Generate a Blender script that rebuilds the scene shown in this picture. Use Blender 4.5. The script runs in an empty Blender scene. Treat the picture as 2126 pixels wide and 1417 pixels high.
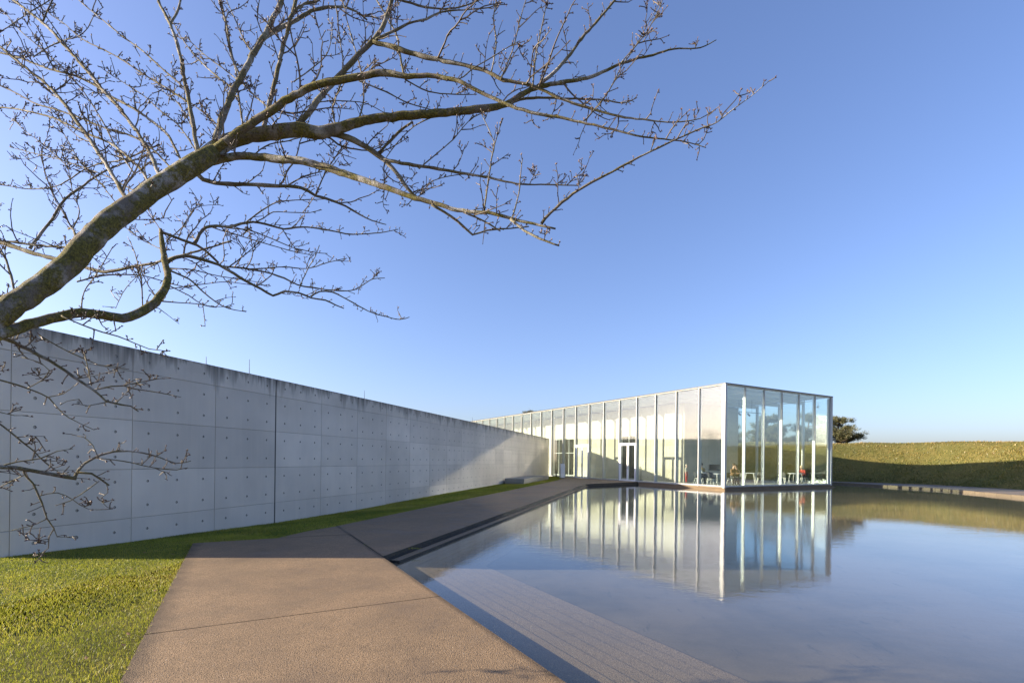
import bpy, bmesh, math, random
import numpy as np
from mathutils import Vector, Matrix

random.seed(7); RNG = np.random.default_rng(11)
SC = bpy.context.scene
COL = SC.collection
R = math.radians

# ------------------------------------------------------------------ camera
EYE = 1.45
FPX, ROLL, HOR = 1030.9, 0.01206, 954.26          # focal length (px of a 2126 px frame), roll, horizon row
cam_d = bpy.data.cameras.new('camera'); cam = bpy.data.objects.new('camera', cam_d); COL.objects.link(cam)
cam_d.sensor_width = 36.0; cam_d.sensor_fit = 'HORIZONTAL'
cam_d.lens = FPX / 2126 * 36
cam_d.shift_y = (HOR - 708.5) / 2126
cam_d.clip_start = 0.05; cam_d.clip_end = 6000
cam.matrix_world = Matrix.Translation((0, 0, EYE)) @ Matrix.Rotation(R(90), 4, 'X') @ Matrix.Rotation(ROLL, 4, 'Z')
SC.camera = cam

# ------------------------------------------------------------------ sky and sun
SUN_EL, SUN_AZ = R(16.5), R(3.0)                   # azimuth: from -X, turned a little towards the camera
to_sun = Vector((-math.cos(SUN_AZ) * math.cos(SUN_EL), -math.sin(SUN_AZ) * math.cos(SUN_EL), math.sin(SUN_EL)))
W = bpy.data.worlds.new('World'); SC.world = W; W.use_nodes = True
wn = W.node_tree.nodes; wl = W.node_tree.links
bg = wn['Background']
sky = wn.new('ShaderNodeTexSky'); sky.sky_type = 'NISHITA'; sky.sun_disc = False
sky.sun_elevation = SUN_EL; sky.sun_rotation = math.atan2(to_sun.x, to_sun.y)
sky.altitude = 400; sky.air_density = 1.0; sky.dust_density = 2.4; sky.ozone_density = 3.0
gam = wn.new('ShaderNodeGamma'); gam.inputs[1].default_value = 0.92; wl.new(sky.outputs[0], gam.inputs[0])
tin = wn.new('ShaderNodeMix'); tin.data_type = 'RGBA'; tin.blend_type = 'MULTIPLY'; tin.inputs[0].default_value = 1.0; tin.inputs[7].default_value = (0.985, 0.955, 1.155, 1)
wl.new(gam.outputs[0], tin.inputs[6]); wl.new(tin.outputs[2], bg.inputs[0]); bg.inputs[1].default_value = 0.10
sd = bpy.data.lights.new('sun', 'SUN'); sun = bpy.data.objects.new('sun', sd); COL.objects.link(sun)
sd.energy = 5.0; sd.angle = R(0.53); sd.color = (1.0, 0.86, 0.66)
sun.rotation_euler = (-to_sun).to_track_quat('-Z', 'Y').to_euler(); sun.location = (-60, -5, 30)
SC.view_settings.view_transform = 'Standard'; SC.view_settings.look = 'None'
SC.view_settings.gamma = 1.0; SC.view_settings.exposure = 1.5
SC.view_settings.use_curve_mapping = False
SC.render.engine = 'CYCLES'
cy = SC.cycles
cy.use_denoising = True
try: cy.denoiser = 'OPENIMAGEDENOISE'
except Exception: pass
cy.max_bounces = 10; cy.diffuse_bounces = 3; cy.glossy_bounces = 5; cy.transmission_bounces = 4
cy.transparent_max_bounces = 32
cy.caustics_reflective = True; cy.caustics_refractive = False; cy.blur_glossy = 0.105
cy.sample_clamp_indirect = 24.0
cy.use_adaptive_sampling = False
cy.use_guiding = True; cy.use_surface_guiding = True            # finds the sun that the glass front throws back on the wall

# ------------------------------------------------------------------ places measured on site
TH = 0.28056                                       # the long wall runs this far east of the view axis
TG = 0.50642                                       # the pavilion is turned by this
WP = Vector((-7.0134, 9.1647, 0)); WD = Vector((math.sin(TH), math.cos(TH), 0)); WN = Vector((math.cos(TH), -math.sin(TH), 0))
GC = Vector((12.572, 29.413, 0)); GA = Vector((-math.sin(TG), math.cos(TG), 0)); GB = Vector((math.cos(TG), math.sin(TG), 0))
def AB(a, b): p = GC + GA * a + GB * b; return (p.x, p.y)           # pavilion axes: a back along the long front, b across
def DS(d, s): p = WP + WN * d + WD * s; return (p.x, p.y)           # wall axes: d out from the wall, s along it
BAY = 1.8411; ROOF = 6.16
WATER = -0.19; POOL = -0.245
def px3(x, y, Y):                                   # a point of the tree: survey bearing and distance
    dx, dy = x - 1063.0, y - HOR; c, s = math.cos(ROLL), math.sin(ROLL)
    u, v = dx * c + dy * s, -dx * s + dy * c
    return Vector((u / FPX * Y, Y, EYE - v / FPX * Y))
def pz(x, y): return -0.07 * min(1.0, max(0.0, (42 - y) / 35.0))   # the path falls a little towards the near end

# ------------------------------------------------------------------ helpers
def tag(o, label=None, cat=None, group=None, kind=None):
    if label: o['label'] = label
    if cat: o['category'] = cat
    if group: o['group'] = group
    if kind: o['kind'] = kind
    return o
def mesh(name, v, f, mats, smooth=False, midx=None):
    m = bpy.data.meshes.new(name); m.from_pydata([tuple(p) for p in v], [], f)
    for mm in (mats if isinstance(mats, (list, tuple)) else [mats]): m.materials.append(mm)
    if midx is not None: m.polygons.foreach_set('material_index', midx)
    if smooth: m.polygons.foreach_set('use_smooth', [True] * len(m.polygons))
    m.update(); return m
def link(name, data, parent=None, loc=(0, 0, 0), rz=0.0):
    o = bpy.data.objects.new(name, data); COL.objects.link(o)
    o.location = loc; o.rotation_euler = (0, 0, rz)
    if parent is not None: o.parent = parent
    return o
def empty(name, loc, rz=0.0, **k):
    o = link(name, None, None, loc, rz); o.empty_display_size = 0.2; return tag(o, **k)
def copy_tree(o, parent=None):
    c = o.copy(); COL.objects.link(c); c.parent = parent
    for ch in list(o.children): copy_tree(ch, c)
    return c
class MB:
    def __init__(s): s.v = []; s.f = []; s.m = []
    def add(s, v, f, mi=0):
        n = len(s.v); s.v += [tuple(p) for p in v]; s.f += [tuple(i + n for i in q) for q in f]; s.m += [mi] * len(f); return s
    def box(s, x0, x1, y0, y1, z0, z1, mi=0, bev=0.0):
        if bev <= 0:
            v = [(x0, y0, z0), (x1, y0, z0), (x1, y1, z0), (x0, y1, z0), (x0, y0, z1), (x1, y0, z1), (x1, y1, z1), (x0, y1, z1)]
            return s.add(v, [(3, 2, 1, 0), (4, 5, 6, 7), (0, 1, 5, 4), (1, 2, 6, 5), (2, 3, 7, 6), (3, 0, 4, 7)], mi)
        bm = bmesh.new(); bmesh.ops.create_cube(bm, size=1)
        for q in bm.verts: q.co = Vector(((x0 + x1) / 2 + q.co.x * (x1 - x0), (y0 + y1) / 2 + q.co.y * (y1 - y0), (z0 + z1) / 2 + q.co.z * (z1 - z0)))
        bmesh.ops.bevel(bm, geom=bm.edges[:], offset=bev, segments=2, profile=0.5, affect='EDGES')
        bm.verts.index_update(); s.add([q.co[:] for q in bm.verts], [[q.index for q in fc.verts] for fc in bm.faces], mi); bm.free(); return s
    def tube(s, pts, rad, n=8, mi=0, cap=True):
        pts = [Vector(p) for p in pts]; k0 = len(s.v); N = len(pts); ref = None
        for i, p in enumerate(pts):
            t = (pts[min(i + 1, N - 1)] - pts[max(i - 1, 0)])
            t = t.normalized() if t.length > 1e-9 else Vector((0, 0, 1))
            if ref is None:
                ref = t.orthogonal().normalized()
            ref = (ref - t * ref.dot(t)); ref = ref.normalized() if ref.length > 1e-6 else t.orthogonal().normalized()
            b = t.cross(ref); r = rad[i] if hasattr(rad, '__len__') else rad
            for j in range(n):
                a = 2 * math.pi * j / n; s.v.append(tuple(p + (ref * math.cos(a) + b * math.sin(a)) * r))
        for i in range(N - 1):
            for j in range(n):
                a, b2 = k0 + i * n + j, k0 + i * n + (j + 1) % n
                s.f.append((a, b2, b2 + n, a + n)); s.m.append(mi)
        if cap:
            s.f.append(tuple(k0 + j for j in reversed(range(n)))); s.m.append(mi)
            s.f.append(tuple(k0 + (N - 1) * n + j for j in range(n))); s.m.append(mi)
        return s
    def prism(s, poly, z0, z1, mi=0):
        n = len(poly); zt = [z1(*p) if callable(z1) else z1 for p in poly]; zb = [z0(*p) if callable(z0) else z0 for p in poly]
        v = [(p[0], p[1], zb[i]) for i, p in enumerate(poly)] + [(p[0], p[1], zt[i]) for i, p in enumerate(poly)]
        area = sum(poly[i][0] * poly[(i + 1) % n][1] - poly[(i + 1) % n][0] * poly[i][1] for i in range(n))
        f = [tuple(reversed(range(n))), tuple(range(n, 2 * n))] + [(i, (i + 1) % n, (i + 1) % n + n, i + n) for i in range(n)]
        if area < 0: f = [tuple(reversed(q)) for q in f]
        return s.add(v, f, mi)
    def build(s, name, mats, parent=None, loc=(0, 0, 0), rz=0.0, smooth=False):
        return link(name, mesh(name, s.v, s.f, mats, smooth, s.m), parent, loc, rz)
def smooth_angle(o, deg=35):
    me = o.data; me.polygons.foreach_set('use_smooth', [True] * len(me.polygons))
    try: me.set_sharp_from_angle(angle=R(deg))
    except Exception: pass

# ------------------------------------------------------------------ materials
class NT:
    def __init__(s, name):
        s.mat = bpy.data.materials.new(name); s.mat.use_nodes = True; s.t = s.mat.node_tree; s.n = s.t.nodes; s.l = s.t.links
        s.bsdf = s.n['Principled BSDF']; s.out = s.n['Material Output']
    def node(s, kind, **k):
        x = s.n.new(kind)
        for a, b in k.items():
            if a == 'inp':
                for i, val in b.items():
                    if hasattr(val, 'is_linked') or hasattr(val, 'node'): s.l.new(val, x.inputs[i])
                    else: x.inputs[i].default_value = val
            else: setattr(x, a, b)
        return x
    def pos(s, rot=0.0, scale=(1, 1, 1)):
        g = s.node('ShaderNodeNewGeometry'); m = s.node('ShaderNodeMapping', inp={0: g.outputs['Position'], 2: (0, 0, rot), 3: scale}); return m.outputs[0]
    def obj(s, scale=(1, 1, 1)):
        g = s.node('ShaderNodeTexCoord'); m = s.node('ShaderNodeMapping', inp={0: g.outputs['Object'], 3: scale}); return m.outputs[0]
    def noise(s, vec, scale, detail=4, rough=0.55, dist=0.0, out=0):
        x = s.node('ShaderNodeTexNoise', inp={'Vector': vec, 'Scale': scale, 'Detail': detail, 'Roughness': rough, 'Distortion': dist}); return x.outputs[out]
    def ramp(s, fac, stops, interp='LINEAR'):
        x = s.node('ShaderNodeValToRGB', inp={0: fac}); r = x.color_ramp; r.interpolation = interp
        while len(r.elements) < len(stops): r.elements.new(0.5)
        for e, (p, c) in zip(r.elements, stops):
            e.position = p; e.color = (c, c, c, 1) if not hasattr(c, '__len__') else (*c[:3], 1)
        return x.outputs[0]
    def mix(s, fac, a, b, mode='MIX'):
        x = s.node('ShaderNodeMix', data_type='RGBA', blend_type=mode)
        for i, val in ((0, fac), (6, a), (7, b)):
            if hasattr(val, 'node'): s.l.new(val, x.inputs[i])
            elif i == 0: x.inputs[0].default_value = val
            else: x.inputs[i].default_value = (*val[:3], 1) if hasattr(val, '__len__') else (val, val, val, 1)
        return x.outputs[2]
    def math(s, op, a, b=0.0, c=None, clamp=False):
        x = s.node('ShaderNodeMath', operation=op, use_clamp=clamp)
        for i, val in enumerate((a, b) if c is None else (a, b, c)):
            if hasattr(val, 'node'): s.l.new(val, x.inputs[i])
            else: x.inputs[i].default_value = val
        return x.outputs[0]
    def bump(s, h, strength=0.3, dist=0.01):
        x = s.node('ShaderNodeBump', inp={'Height': h, 'Strength': strength, 'Distance': dist}); return x.outputs[0]
    def set(s, color=None, rough=None, normal=None, metal=None, spec=None):
        for nm, val in (('Base Color', color), ('Roughness', rough), ('Normal', normal), ('Metallic', metal), ('Specular IOR Level', spec)):
            if val is None: continue
            if hasattr(val, 'node'): s.l.new(val, s.bsdf.inputs[nm])
            elif nm == 'Base Color': s.bsdf.inputs[nm].default_value = (*val[:3], 1)
            else: s.bsdf.inputs[nm].default_value = val
        return s.mat
    def schlick(s, f0, normal=None):
        g = s.node('ShaderNodeNewGeometry')
        d = s.node('ShaderNodeVectorMath', operation='DOT_PRODUCT', inp={0: g.outputs['Incoming'], 1: normal if normal is not None else g.outputs['Normal']})
        c = s.math('ABSOLUTE', d.outputs['Value']); om = s.math('SUBTRACT', 1.0, c, clamp=True)
        p = s.math('POWER', om, 5.0)
        return s.math('MULTIPLY_ADD', p, 1.0 - f0, f0, clamp=True)

def plain(name, color, rough=0.5, metal=0.0, vary=0.08, scale=6.0, bump=0.0, spec=0.5):
    t = NT(name); n = t.noise(t.obj(), scale, 5)
    c = t.mix(t.ramp(n, [(0.3, 0), (0.7, 1)]), [x * (1 - vary) for x in color], [min(1, x * (1 + vary)) for x in color])
    return t.set(c, t.math('MULTIPLY_ADD', n, 0.2, rough - 0.1, clamp=True), t.bump(n, bump) if bump else None, metal, spec)

def concrete(name, base, rot, top=None, warm=0.0):
    t = NT(name); P = t.pos(rot)
    big = t.noise(P, 0.35, 3); mid = t.noise(P, 1.6, 6, 0.6); fine = t.noise(P, 38, 4, 0.6)
    vert = t.noise(t.node('ShaderNodeMapping', inp={0: P, 3: (6.0, 6.0, 0.35)}).outputs[0], 1.0, 4, 0.6)
    ri = t.node('ShaderNodeObjectInfo').outputs['Random']
    c = t.mix(t.ramp(big, [(0.35, 0), (0.65, 1)]), [x * 0.84 for x in base], [x * 1.10 for x in base])
    c = t.mix(t.ramp(mid, [(0.42, 0.0), (0.72, 0.30)]), c, [base[0] * 0.78, base[1] * 0.80, base[2] * 0.82])
    c = t.mix(t.ramp(vert, [(0.45, 0.0), (0.75, 0.28)]), c, [base[0] * 1.16, base[1] * 1.14, base[2] * 1.1])
    tint = t.math('MULTIPLY_ADD', ri, 0.17, 0.91); cc = t.node('ShaderNodeCombineColor', inp={0: tint, 1: tint, 2: tint}).outputs[0]
    c = t.mix(1.0, c, cc, 'MULTIPLY')
    pore = t.node('ShaderNodeTexVoronoi', inp={'Vector': P, 'Scale': 9.0}); pd = t.ramp(pore.outputs['Distance'], [(0.03, 1), (0.06, 0)])
    c = t.mix(t.math('MULTIPLY', pd, 0.45), c, [x * 0.35 for x in base])
    if top is not None:                              # run-off stains below the top edge
        sep = t.node('ShaderNodeSeparateXYZ', inp={0: P}); z = sep.outputs[2]
        along = t.node('ShaderNodeCombineXYZ', inp={0: sep.outputs[1]}).outputs[0]
        ln = t.noise(along, 1.3, 6, 0.72); l2 = t.noise(along, 7.0, 3, 0.7)
        reach = t.math('MULTIPLY_ADD', t.ramp(ln, [(0.44, 0), (0.78, 1)]), 1.15, 0.05)
        dz = t.math('SUBTRACT', top, z); k = t.math('SUBTRACT', 1.0, t.math('DIVIDE', dz, reach), clamp=True)
        streak = t.math('MULTIPLY', t.math('POWER', k, 0.8), t.ramp(l2, [(0.36, 0.12), (0.56, 1)]))
        c = t.mix(t.math('MULTIPLY', streak, 0.93), c, (0.022, 0.022, 0.02))
        band = t.math('SUBTRACT', 1.0, t.math('DIVIDE', dz, 0.95), clamp=True)
        c = t.mix(t.math('MULTIPLY', t.math('MULTIPLY', band, mid), 0.55), c, (0.17, 0.15, 0.12))
    h = t.math('ADD', t.math('MULTIPLY', fine, 0.25), t.math('SUBTRACT', t.math('MULTIPLY', mid, 0.8), pd))
    return t.set(c, t.math('MULTIPLY_ADD', mid, 0.3, 0.5), t.bump(h, 0.25, 0.004), 0, 0.35)
M = {}
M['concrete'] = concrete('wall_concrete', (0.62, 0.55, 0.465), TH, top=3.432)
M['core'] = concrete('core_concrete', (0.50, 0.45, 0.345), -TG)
M['plug_shade'] = plain('tie_hole_plug_shade', (0.17, 0.155, 0.14), 0.8, 0, 0.3, 20)  # plug colour, darkened to put shade into the tie holes
M['bench'] = concrete('bench_concrete', (0.36, 0.32, 0.26), TH)
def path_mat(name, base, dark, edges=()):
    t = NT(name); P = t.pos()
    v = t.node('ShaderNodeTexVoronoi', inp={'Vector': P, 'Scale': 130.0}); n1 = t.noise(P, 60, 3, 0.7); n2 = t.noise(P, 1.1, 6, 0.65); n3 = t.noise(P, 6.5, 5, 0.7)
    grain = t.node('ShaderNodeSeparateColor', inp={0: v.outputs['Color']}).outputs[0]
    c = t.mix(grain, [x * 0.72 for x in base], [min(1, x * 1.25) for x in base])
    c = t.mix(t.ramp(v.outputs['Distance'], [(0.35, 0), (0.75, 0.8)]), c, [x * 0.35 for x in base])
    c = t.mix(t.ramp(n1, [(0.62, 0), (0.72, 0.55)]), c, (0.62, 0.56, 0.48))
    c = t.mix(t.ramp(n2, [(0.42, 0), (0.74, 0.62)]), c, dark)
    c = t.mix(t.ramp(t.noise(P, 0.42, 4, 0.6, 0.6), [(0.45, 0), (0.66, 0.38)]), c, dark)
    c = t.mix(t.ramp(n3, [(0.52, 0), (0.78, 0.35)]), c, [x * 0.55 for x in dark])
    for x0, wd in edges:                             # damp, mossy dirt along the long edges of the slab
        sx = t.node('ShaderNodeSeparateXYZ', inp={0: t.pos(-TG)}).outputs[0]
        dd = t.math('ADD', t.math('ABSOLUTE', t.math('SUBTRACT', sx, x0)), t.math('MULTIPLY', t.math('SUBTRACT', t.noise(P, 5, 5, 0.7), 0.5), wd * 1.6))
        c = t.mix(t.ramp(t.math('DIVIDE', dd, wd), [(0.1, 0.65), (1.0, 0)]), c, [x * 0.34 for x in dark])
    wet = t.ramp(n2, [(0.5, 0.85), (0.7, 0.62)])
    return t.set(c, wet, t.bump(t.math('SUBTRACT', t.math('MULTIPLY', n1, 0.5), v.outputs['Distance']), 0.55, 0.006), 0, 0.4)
M['path'] = path_mat('aggregate_path', (0.32, 0.212, 0.114), (0.125, 0.088, 0.052), ((1.975, 0.055), (-0.68, 0.20)))
M['kerb'] = path_mat('dark_kerb', (0.065, 0.056, 0.045), (0.025, 0.023, 0.02))  # very dark brown, also on the sides of slabs and ledges
M['stone'] = path_mat('plinth_stone', (0.30, 0.21, 0.12), (0.14, 0.10, 0.06))
M['kerbstone'] = path_mat('far_kerb_stone', (0.19, 0.15, 0.10), (0.10, 0.08, 0.055))
def pool_mat():
    t = NT('pool_floor'); P = t.pos(); n2 = t.noise(P, 0.45, 6, 0.65); n3 = t.noise(t.pos(-TG, (2.6, 0.8, 1)), 3.0, 6, 0.7); n1 = t.noise(P, 50, 3)
    c = t.mix(n1, (0.115, 0.092, 0.066), (0.165, 0.134, 0.096))
    c = t.mix(t.ramp(n2, [(0.42, 0), (0.66, 0.85)]), c, (0.06, 0.054, 0.042))
    c = t.mix(t.ramp(n3, [(0.60, 0), (0.68, 0.5)]), c, (0.03, 0.032, 0.028))
    return t.set(c, 0.8, t.bump(n1, 0.3, 0.004))
M['pool'] = pool_mat()
M['strip'] = path_mat('pool_strip', (0.28, 0.205, 0.13), (0.18, 0.135, 0.085))
def glass_mat(name, tint, f0):
    t = NT(name); t.n.remove(t.bsdf)
    tr = t.node('ShaderNodeBsdfTransparent', inp={0: (*tint, 1)}); gl = t.node('ShaderNodeBsdfGlossy', inp={'Color': (0.96, 0.98, 0.97, 1), 'Roughness': 0.06})
    mx = t.node('ShaderNodeMixShader', inp={0: t.schlick(f0), 1: tr.outputs[0], 2: gl.outputs[0]}); t.l.new(mx.outputs[0], t.out.inputs[0]); return t.mat
M['glass'] = glass_mat('clear_glazing', (0.935, 0.982, 0.968), 0.10)
def water_mat():
    t = NT('pool_water'); t.n.remove(t.bsdf)
    a = t.noise(t.pos(0.2, (1.0, 2.2, 1)), 1.6, 3, 0.5); b = t.noise(t.pos(-0.4, (1, 2.0, 1)), 8.0, 3, 0.55)
    calm = t.ramp(t.noise(t.pos(0, (1, 1, 1)), 0.09, 2), [(0.4, 0.25), (0.62, 1.0)])
    h = t.math('MULTIPLY', t.math('ADD', t.math('MULTIPLY', a, 0.6), t.math('MULTIPLY', b, 0.30)), calm)
    nb = t.bump(h, 0.095, 0.05)
    tr = t.node('ShaderNodeBsdfTransparent', inp={0: (0.90, 0.93, 0.90, 1)}); gl = t.node('ShaderNodeBsdfGlossy', inp={'Color': (0.97, 0.98, 1, 1), 'Roughness': 0.0, 'Normal': nb})
    mx = t.node('ShaderNodeMixShader', inp={0: t.schlick(0.025, nb), 1: tr.outputs[0], 2: gl.outputs[0]}); t.l.new(mx.outputs[0], t.out.inputs[0]); return t.mat
M['water'] = water_mat()
M['steel'] = plain('painted_steel', (0.45, 0.45, 0.43), 0.35, 0.0, 0.04)
M['dark'] = plain('dark_metal', (0.03, 0.032, 0.036), 0.4, 0.3)
M['black'] = plain('black_paint', (0.012, 0.012, 0.013), 0.45)
M['white'] = plain('white_lacquer', (0.78, 0.79, 0.80), 0.4, 0.0, 0.03)
M['ceiling'] = plain('white_ceiling', (0.74, 0.75, 0.72), 0.7, 0, 0.03)
M['floor'] = plain('polished_floor', (0.46, 0.455, 0.42), 0.3, 0, 0.1, 1.5)
M['dim_glass'] = plain('painted_dim_door_glass', (0.018, 0.018, 0.015), 0.15, 0, 0.2, 0.8)
M['chair'] = plain('grey_shell', (0.055, 0.058, 0.062), 0.55)
M['legs'] = plain('pale_wood_legs', (0.66, 0.63, 0.56), 0.5)
M['rubber'] = plain('sealant', (0.02, 0.02, 0.02), 0.7)
M['chrome'] = plain('brushed_handle', (0.6, 0.6, 0.6), 0.3, 1.0)
def ground_mat(name, cols, scale):
    t = NT(name); P = t.pos(); n = t.noise(P, scale, 6, 0.7); n2 = t.noise(P, scale * 9, 4, 0.7)
    c = t.mix(t.ramp(n, [(0.35, 0), (0.68, 1)]), cols[0], cols[1]); c = t.mix(t.ramp(n2, [(0.45, 0), (0.8, 0.7)]), c, cols[2])
    return t.set(c, 0.95, t.bump(n2, 0.6, 0.05), 0, 0.1)
M['soil'] = ground_mat('lawn_soil', [(0.055, 0.075, 0.018), (0.085, 0.105, 0.02), (0.035, 0.03, 0.015)], 1.3)
M['bank'] = ground_mat('bank_turf', [(0.10, 0.10, 0.03), (0.16, 0.125, 0.04), (0.05, 0.06, 0.02)], 0.35)
M['gravel'] = path_mat('gravel_walk', (0.26, 0.21, 0.165), (0.15, 0.13, 0.10))
def leafy(name, stops, trans=0.35):
    t = NT(name); t.n.remove(t.bsdf)
    at = t.node('ShaderNodeAttribute', attribute_name='tone').outputs['Fac']
    c = t.ramp(at, stops)
    big = t.ramp(t.noise(t.pos(), 0.55, 4, 0.6), [(0.35, 0.78), (0.65, 1.18)])
    cc = t.node('ShaderNodeCombineColor', inp={0: big, 1: big, 2: big}).outputs[0]; c = t.mix(1.0, c, cc, 'MULTIPLY')
    d = t.node('ShaderNodeBsdfDiffuse', inp={0: c}); tl = t.node('ShaderNodeBsdfTranslucent', inp={0: c})
    g = t.node('ShaderNodeBsdfGlossy', inp={'Color': (1, 1, 1, 1), 'Roughness': 0.45})
    m1 = t.node('ShaderNodeMixShader', inp={0: trans, 1: d.outputs[0], 2: tl.outputs[0]}); m2 = t.node('ShaderNodeMixShader', inp={0: 0.03, 1: m1.outputs[0], 2: g.outputs[0]})
    t.l.new(m2.outputs[0], t.out.inputs[0]); return t.mat
M['grass'] = leafy('grass_blades', [(0.0, (0.10, 0.14, 0.015)), (0.5, (0.29, 0.31, 0.026)), (0.85, (0.42, 0.38, 0.055)), (1.0, (0.46, 0.35, 0.13))], 0.45)
M['tuft'] = leafy('bank_tufts', [(0.0, (0.06, 0.085, 0.018)), (0.4, (0.17, 0.17, 0.035)), (0.75, (0.33, 0.25, 0.07)), (1.0, (0.40, 0.26, 0.11))])
M['needles'] = leafy('pine_needles', [(0.0, (0.045, 0.06, 0.025)), (0.6, (0.12, 0.12, 0.05)), (1.0, (0.22, 0.17, 0.08))], 0.2)
def bark_mat(name, moss):
    t = NT(name); P = t.pos(); n1 = t.noise(P, 7, 8, 0.78); n2 = t.noise(P, 70, 4, 0.75); n3 = t.noise(P, 2.6, 5, 0.6)
    ring = t.noise(P, 190, 3, 0.7)
    c = t.mix(n2, (0.12, 0.10, 0.078), (0.27, 0.23, 0.18))
    c = t.mix(t.ramp(n3, [(0.50, 0), (0.58, 0.75)]), c, (0.50, 0.48, 0.45))
    c = t.mix(t.ramp(n1, [(0.43, 0), (0.53, moss)]), c, t.mix(t.ramp(n2, [(0.4, 0), (0.65, 1)]), (0.07, 0.064, 0.018), (0.25, 0.215, 0.04)))
    c = t.mix(t.ramp(t.noise(P, 24, 5, 0.75), [(0.58, 0), (0.66, moss * 0.9)]), c, (0.34, 0.28, 0.06))
    c = t.mix(t.ramp(ring, [(0.56, 0), (0.64, 0.85)]), c, (0.03, 0.024, 0.016))
    return t.set(c, 0.85, t.bump(t.math('ADD', n2, t.math('ADD', t.math('MULTIPLY', ring, 0.6), n1)), 1.0, 0.012), 0, 0.25)
M['bark'] = bark_mat('cherry_bark', 0.95); M['bark2'] = bark_mat('branch_bark', 0.6)
M['twig'] = plain('twig_bark', (0.105, 0.08, 0.052), 0.7, 0, 0.25, 30)
M['bud'] = plain('bud_scales', (0.09, 0.045, 0.03), 0.6, 0, 0.3, 60)
M['pinebark'] = plain('pine_bark', (0.09, 0.06, 0.045), 0.9, 0, 0.3, 8)

# ================================================================== the setting
def struct(o): return tag(o, kind='structure')
def inpoly(px, py, poly):
    c = np.zeros(px.shape, bool); n = len(poly)
    for i in range(n):
        x1, y1 = poly[i]; x2, y2 = poly[(i + 1) % n]
        if y1 == y2: continue
        k = ((y1 > py) != (y2 > py)) & (px < (x2 - x1) * (py - y1) / (y2 - y1) + x1); c ^= k
    return c
def catmull(pts, step):
    out = []; P = [pts[0]] + list(pts) + [pts[-1]]
    for i in range(1, len(P) - 2):
        p0, p1, p2, p3 = (np.array(P[j], float) for j in (i - 1, i, i + 1, i + 2))
        n = max(1, int(np.linalg.norm((p2 - p1)[:2] if len(p1) < 4 else (p2 - p1)[:3]) / step))
        for k in range(n):
            t = k / n; out.append(0.5 * (2 * p1 + (p2 - p0) * t + (2 * p0 - 5 * p1 + 4 * p2 - p3) * t * t + (3 * p1 - p0 - 3 * p2 + p3) * t ** 3))
    out.append(np.array(P[-2], float)); return out

g = MB(); g.add([(-2500, -2500, -0.32), (2500, -2500, -0.32), (2500, 2500, -0.32), (-2500, 2500, -0.32)], [(0, 1, 2, 3)])
struct(g.build('ground', M['bank']))

# ---- earth bank that rings the pool
TOE = catmull([(-6, 92), (2, 76), (10, 61), (16, 52), (20.5, 46), (24, 44.2), (28, 43), (31.5, 41.3), (33, 37), (33.2, 31.8), (33, 20), (32, 5), (27, -10), (15, -22), (0, -28), (-15, -26)], 0.8)
TOE = [p[:2] for p in TOE]
def bank_h(w):                                       # height over distance from the toe
    if w < 0: return -0.12
    if w < 6.4:
        t = w / 6.4; return -0.10 + 3.45 * (t * t * (3 - 2 * t) * 0.45 + t * 0.55)
    return 3.35 - 0.02 * (w - 6.4)
def wob(x, y): return 0.16 * math.sin(x * 0.9 + 0.4 * y) * math.cos(y * 0.7 - 0.3 * x) + 0.08 * math.sin(2.3 * x + 1.1) * math.sin(2.0 * y)
WS = [-0.5, 0, 0.5, 1, 1.5, 2, 2.5, 3, 3.5, 4, 4.5, 5, 5.5, 6, 6.5, 7, 8, 9.5, 11.5]
nrm = []
for i in range(len(TOE)):
    d = TOE[min(i + 1, len(TOE) - 1)] - TOE[max(i - 1, 0)]; d = d / np.linalg.norm(d); nrm.append(np.array([-d[1], d[0]]))
nrm = [sum(nrm[max(0, i - 4):i + 5]) for i in range(len(nrm))]; nrm = [q / np.linalg.norm(q) for q in nrm]
def bank_pt(i, w):
    p = TOE[i] + nrm[i] * w; k = min(1, max(0, w / 1.5))
    return (p[0], p[1], bank_h(w) * (1 + 0.05 * math.sin(i * 0.11)) + wob(p[0], p[1]) * k * (0.55 if w > 5.4 else 0.9))
bv, bf = [], []
for i in range(len(TOE)):
    for w in WS: bv.append(bank_pt(i, w))
nw = len(WS)
for i in range(len(TOE) - 1):
    for j in range(nw - 1):
        a = i * nw + j; bf.append((a, a + nw, a + nw + 1, a + 1))
bank = struct(link('bank', mesh('bank', bv, bf, M['bank'], True)))

# ---- pool: floor, grooved strips round its edge, water
KERB = [tuple(p[:2]) for p in catmull([(-12, 88), (-2, 70), (6, 58), (12, 50.5), (17, 44.5), (21, 42.2), (26.3, 41.2), (27.3, 38.5), (27.6, 35.0), (27.7, 31.3), (26.2, 25), (24.2, 15), (21, 5), (15, -6), (2, -13), (-8, -12)], 0.9)]
P0 = (-2.0, 7.707); F1 = AB(5.75, -5.86); F2 = AB(7.05, -0.12)
near_end = AB(-34, -23.27)
pool_poly = [near_end, P0, F1, F2, AB(7.05, 6.0), AB(40, 6.0)] + [k for k in KERB if k[1] > 0 or k[0] > 10.5] + [(13, -16)]
mb = MB(); mb.add([(x, y, POOL) for x, y in pool_poly], [tuple(range(len(pool_poly)))])
pf = struct(mb.build('pool_floor', M['pool']))
me = pf.data
if me.polygons[0].normal.z < 0: me.flip_normals()
SW = 0.163
gN, gF = Vector((GB.x, GB.y, 0)), Vector((WN.x, WN.y, 0))
p0 = Vector((*P0, 0))
def corner(off):                                      # where the two strip lines mitre
    A = p0 + gN * off; B = p0 + gF * off
    d1, d2 = -GA, WD
    den = d1.x * d2.y - d1.y * d2.x
    t = ((B.x - A.x) * d2.y - (B.y - A.y) * d2.x) / den
    return A + d1 * t
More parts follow.
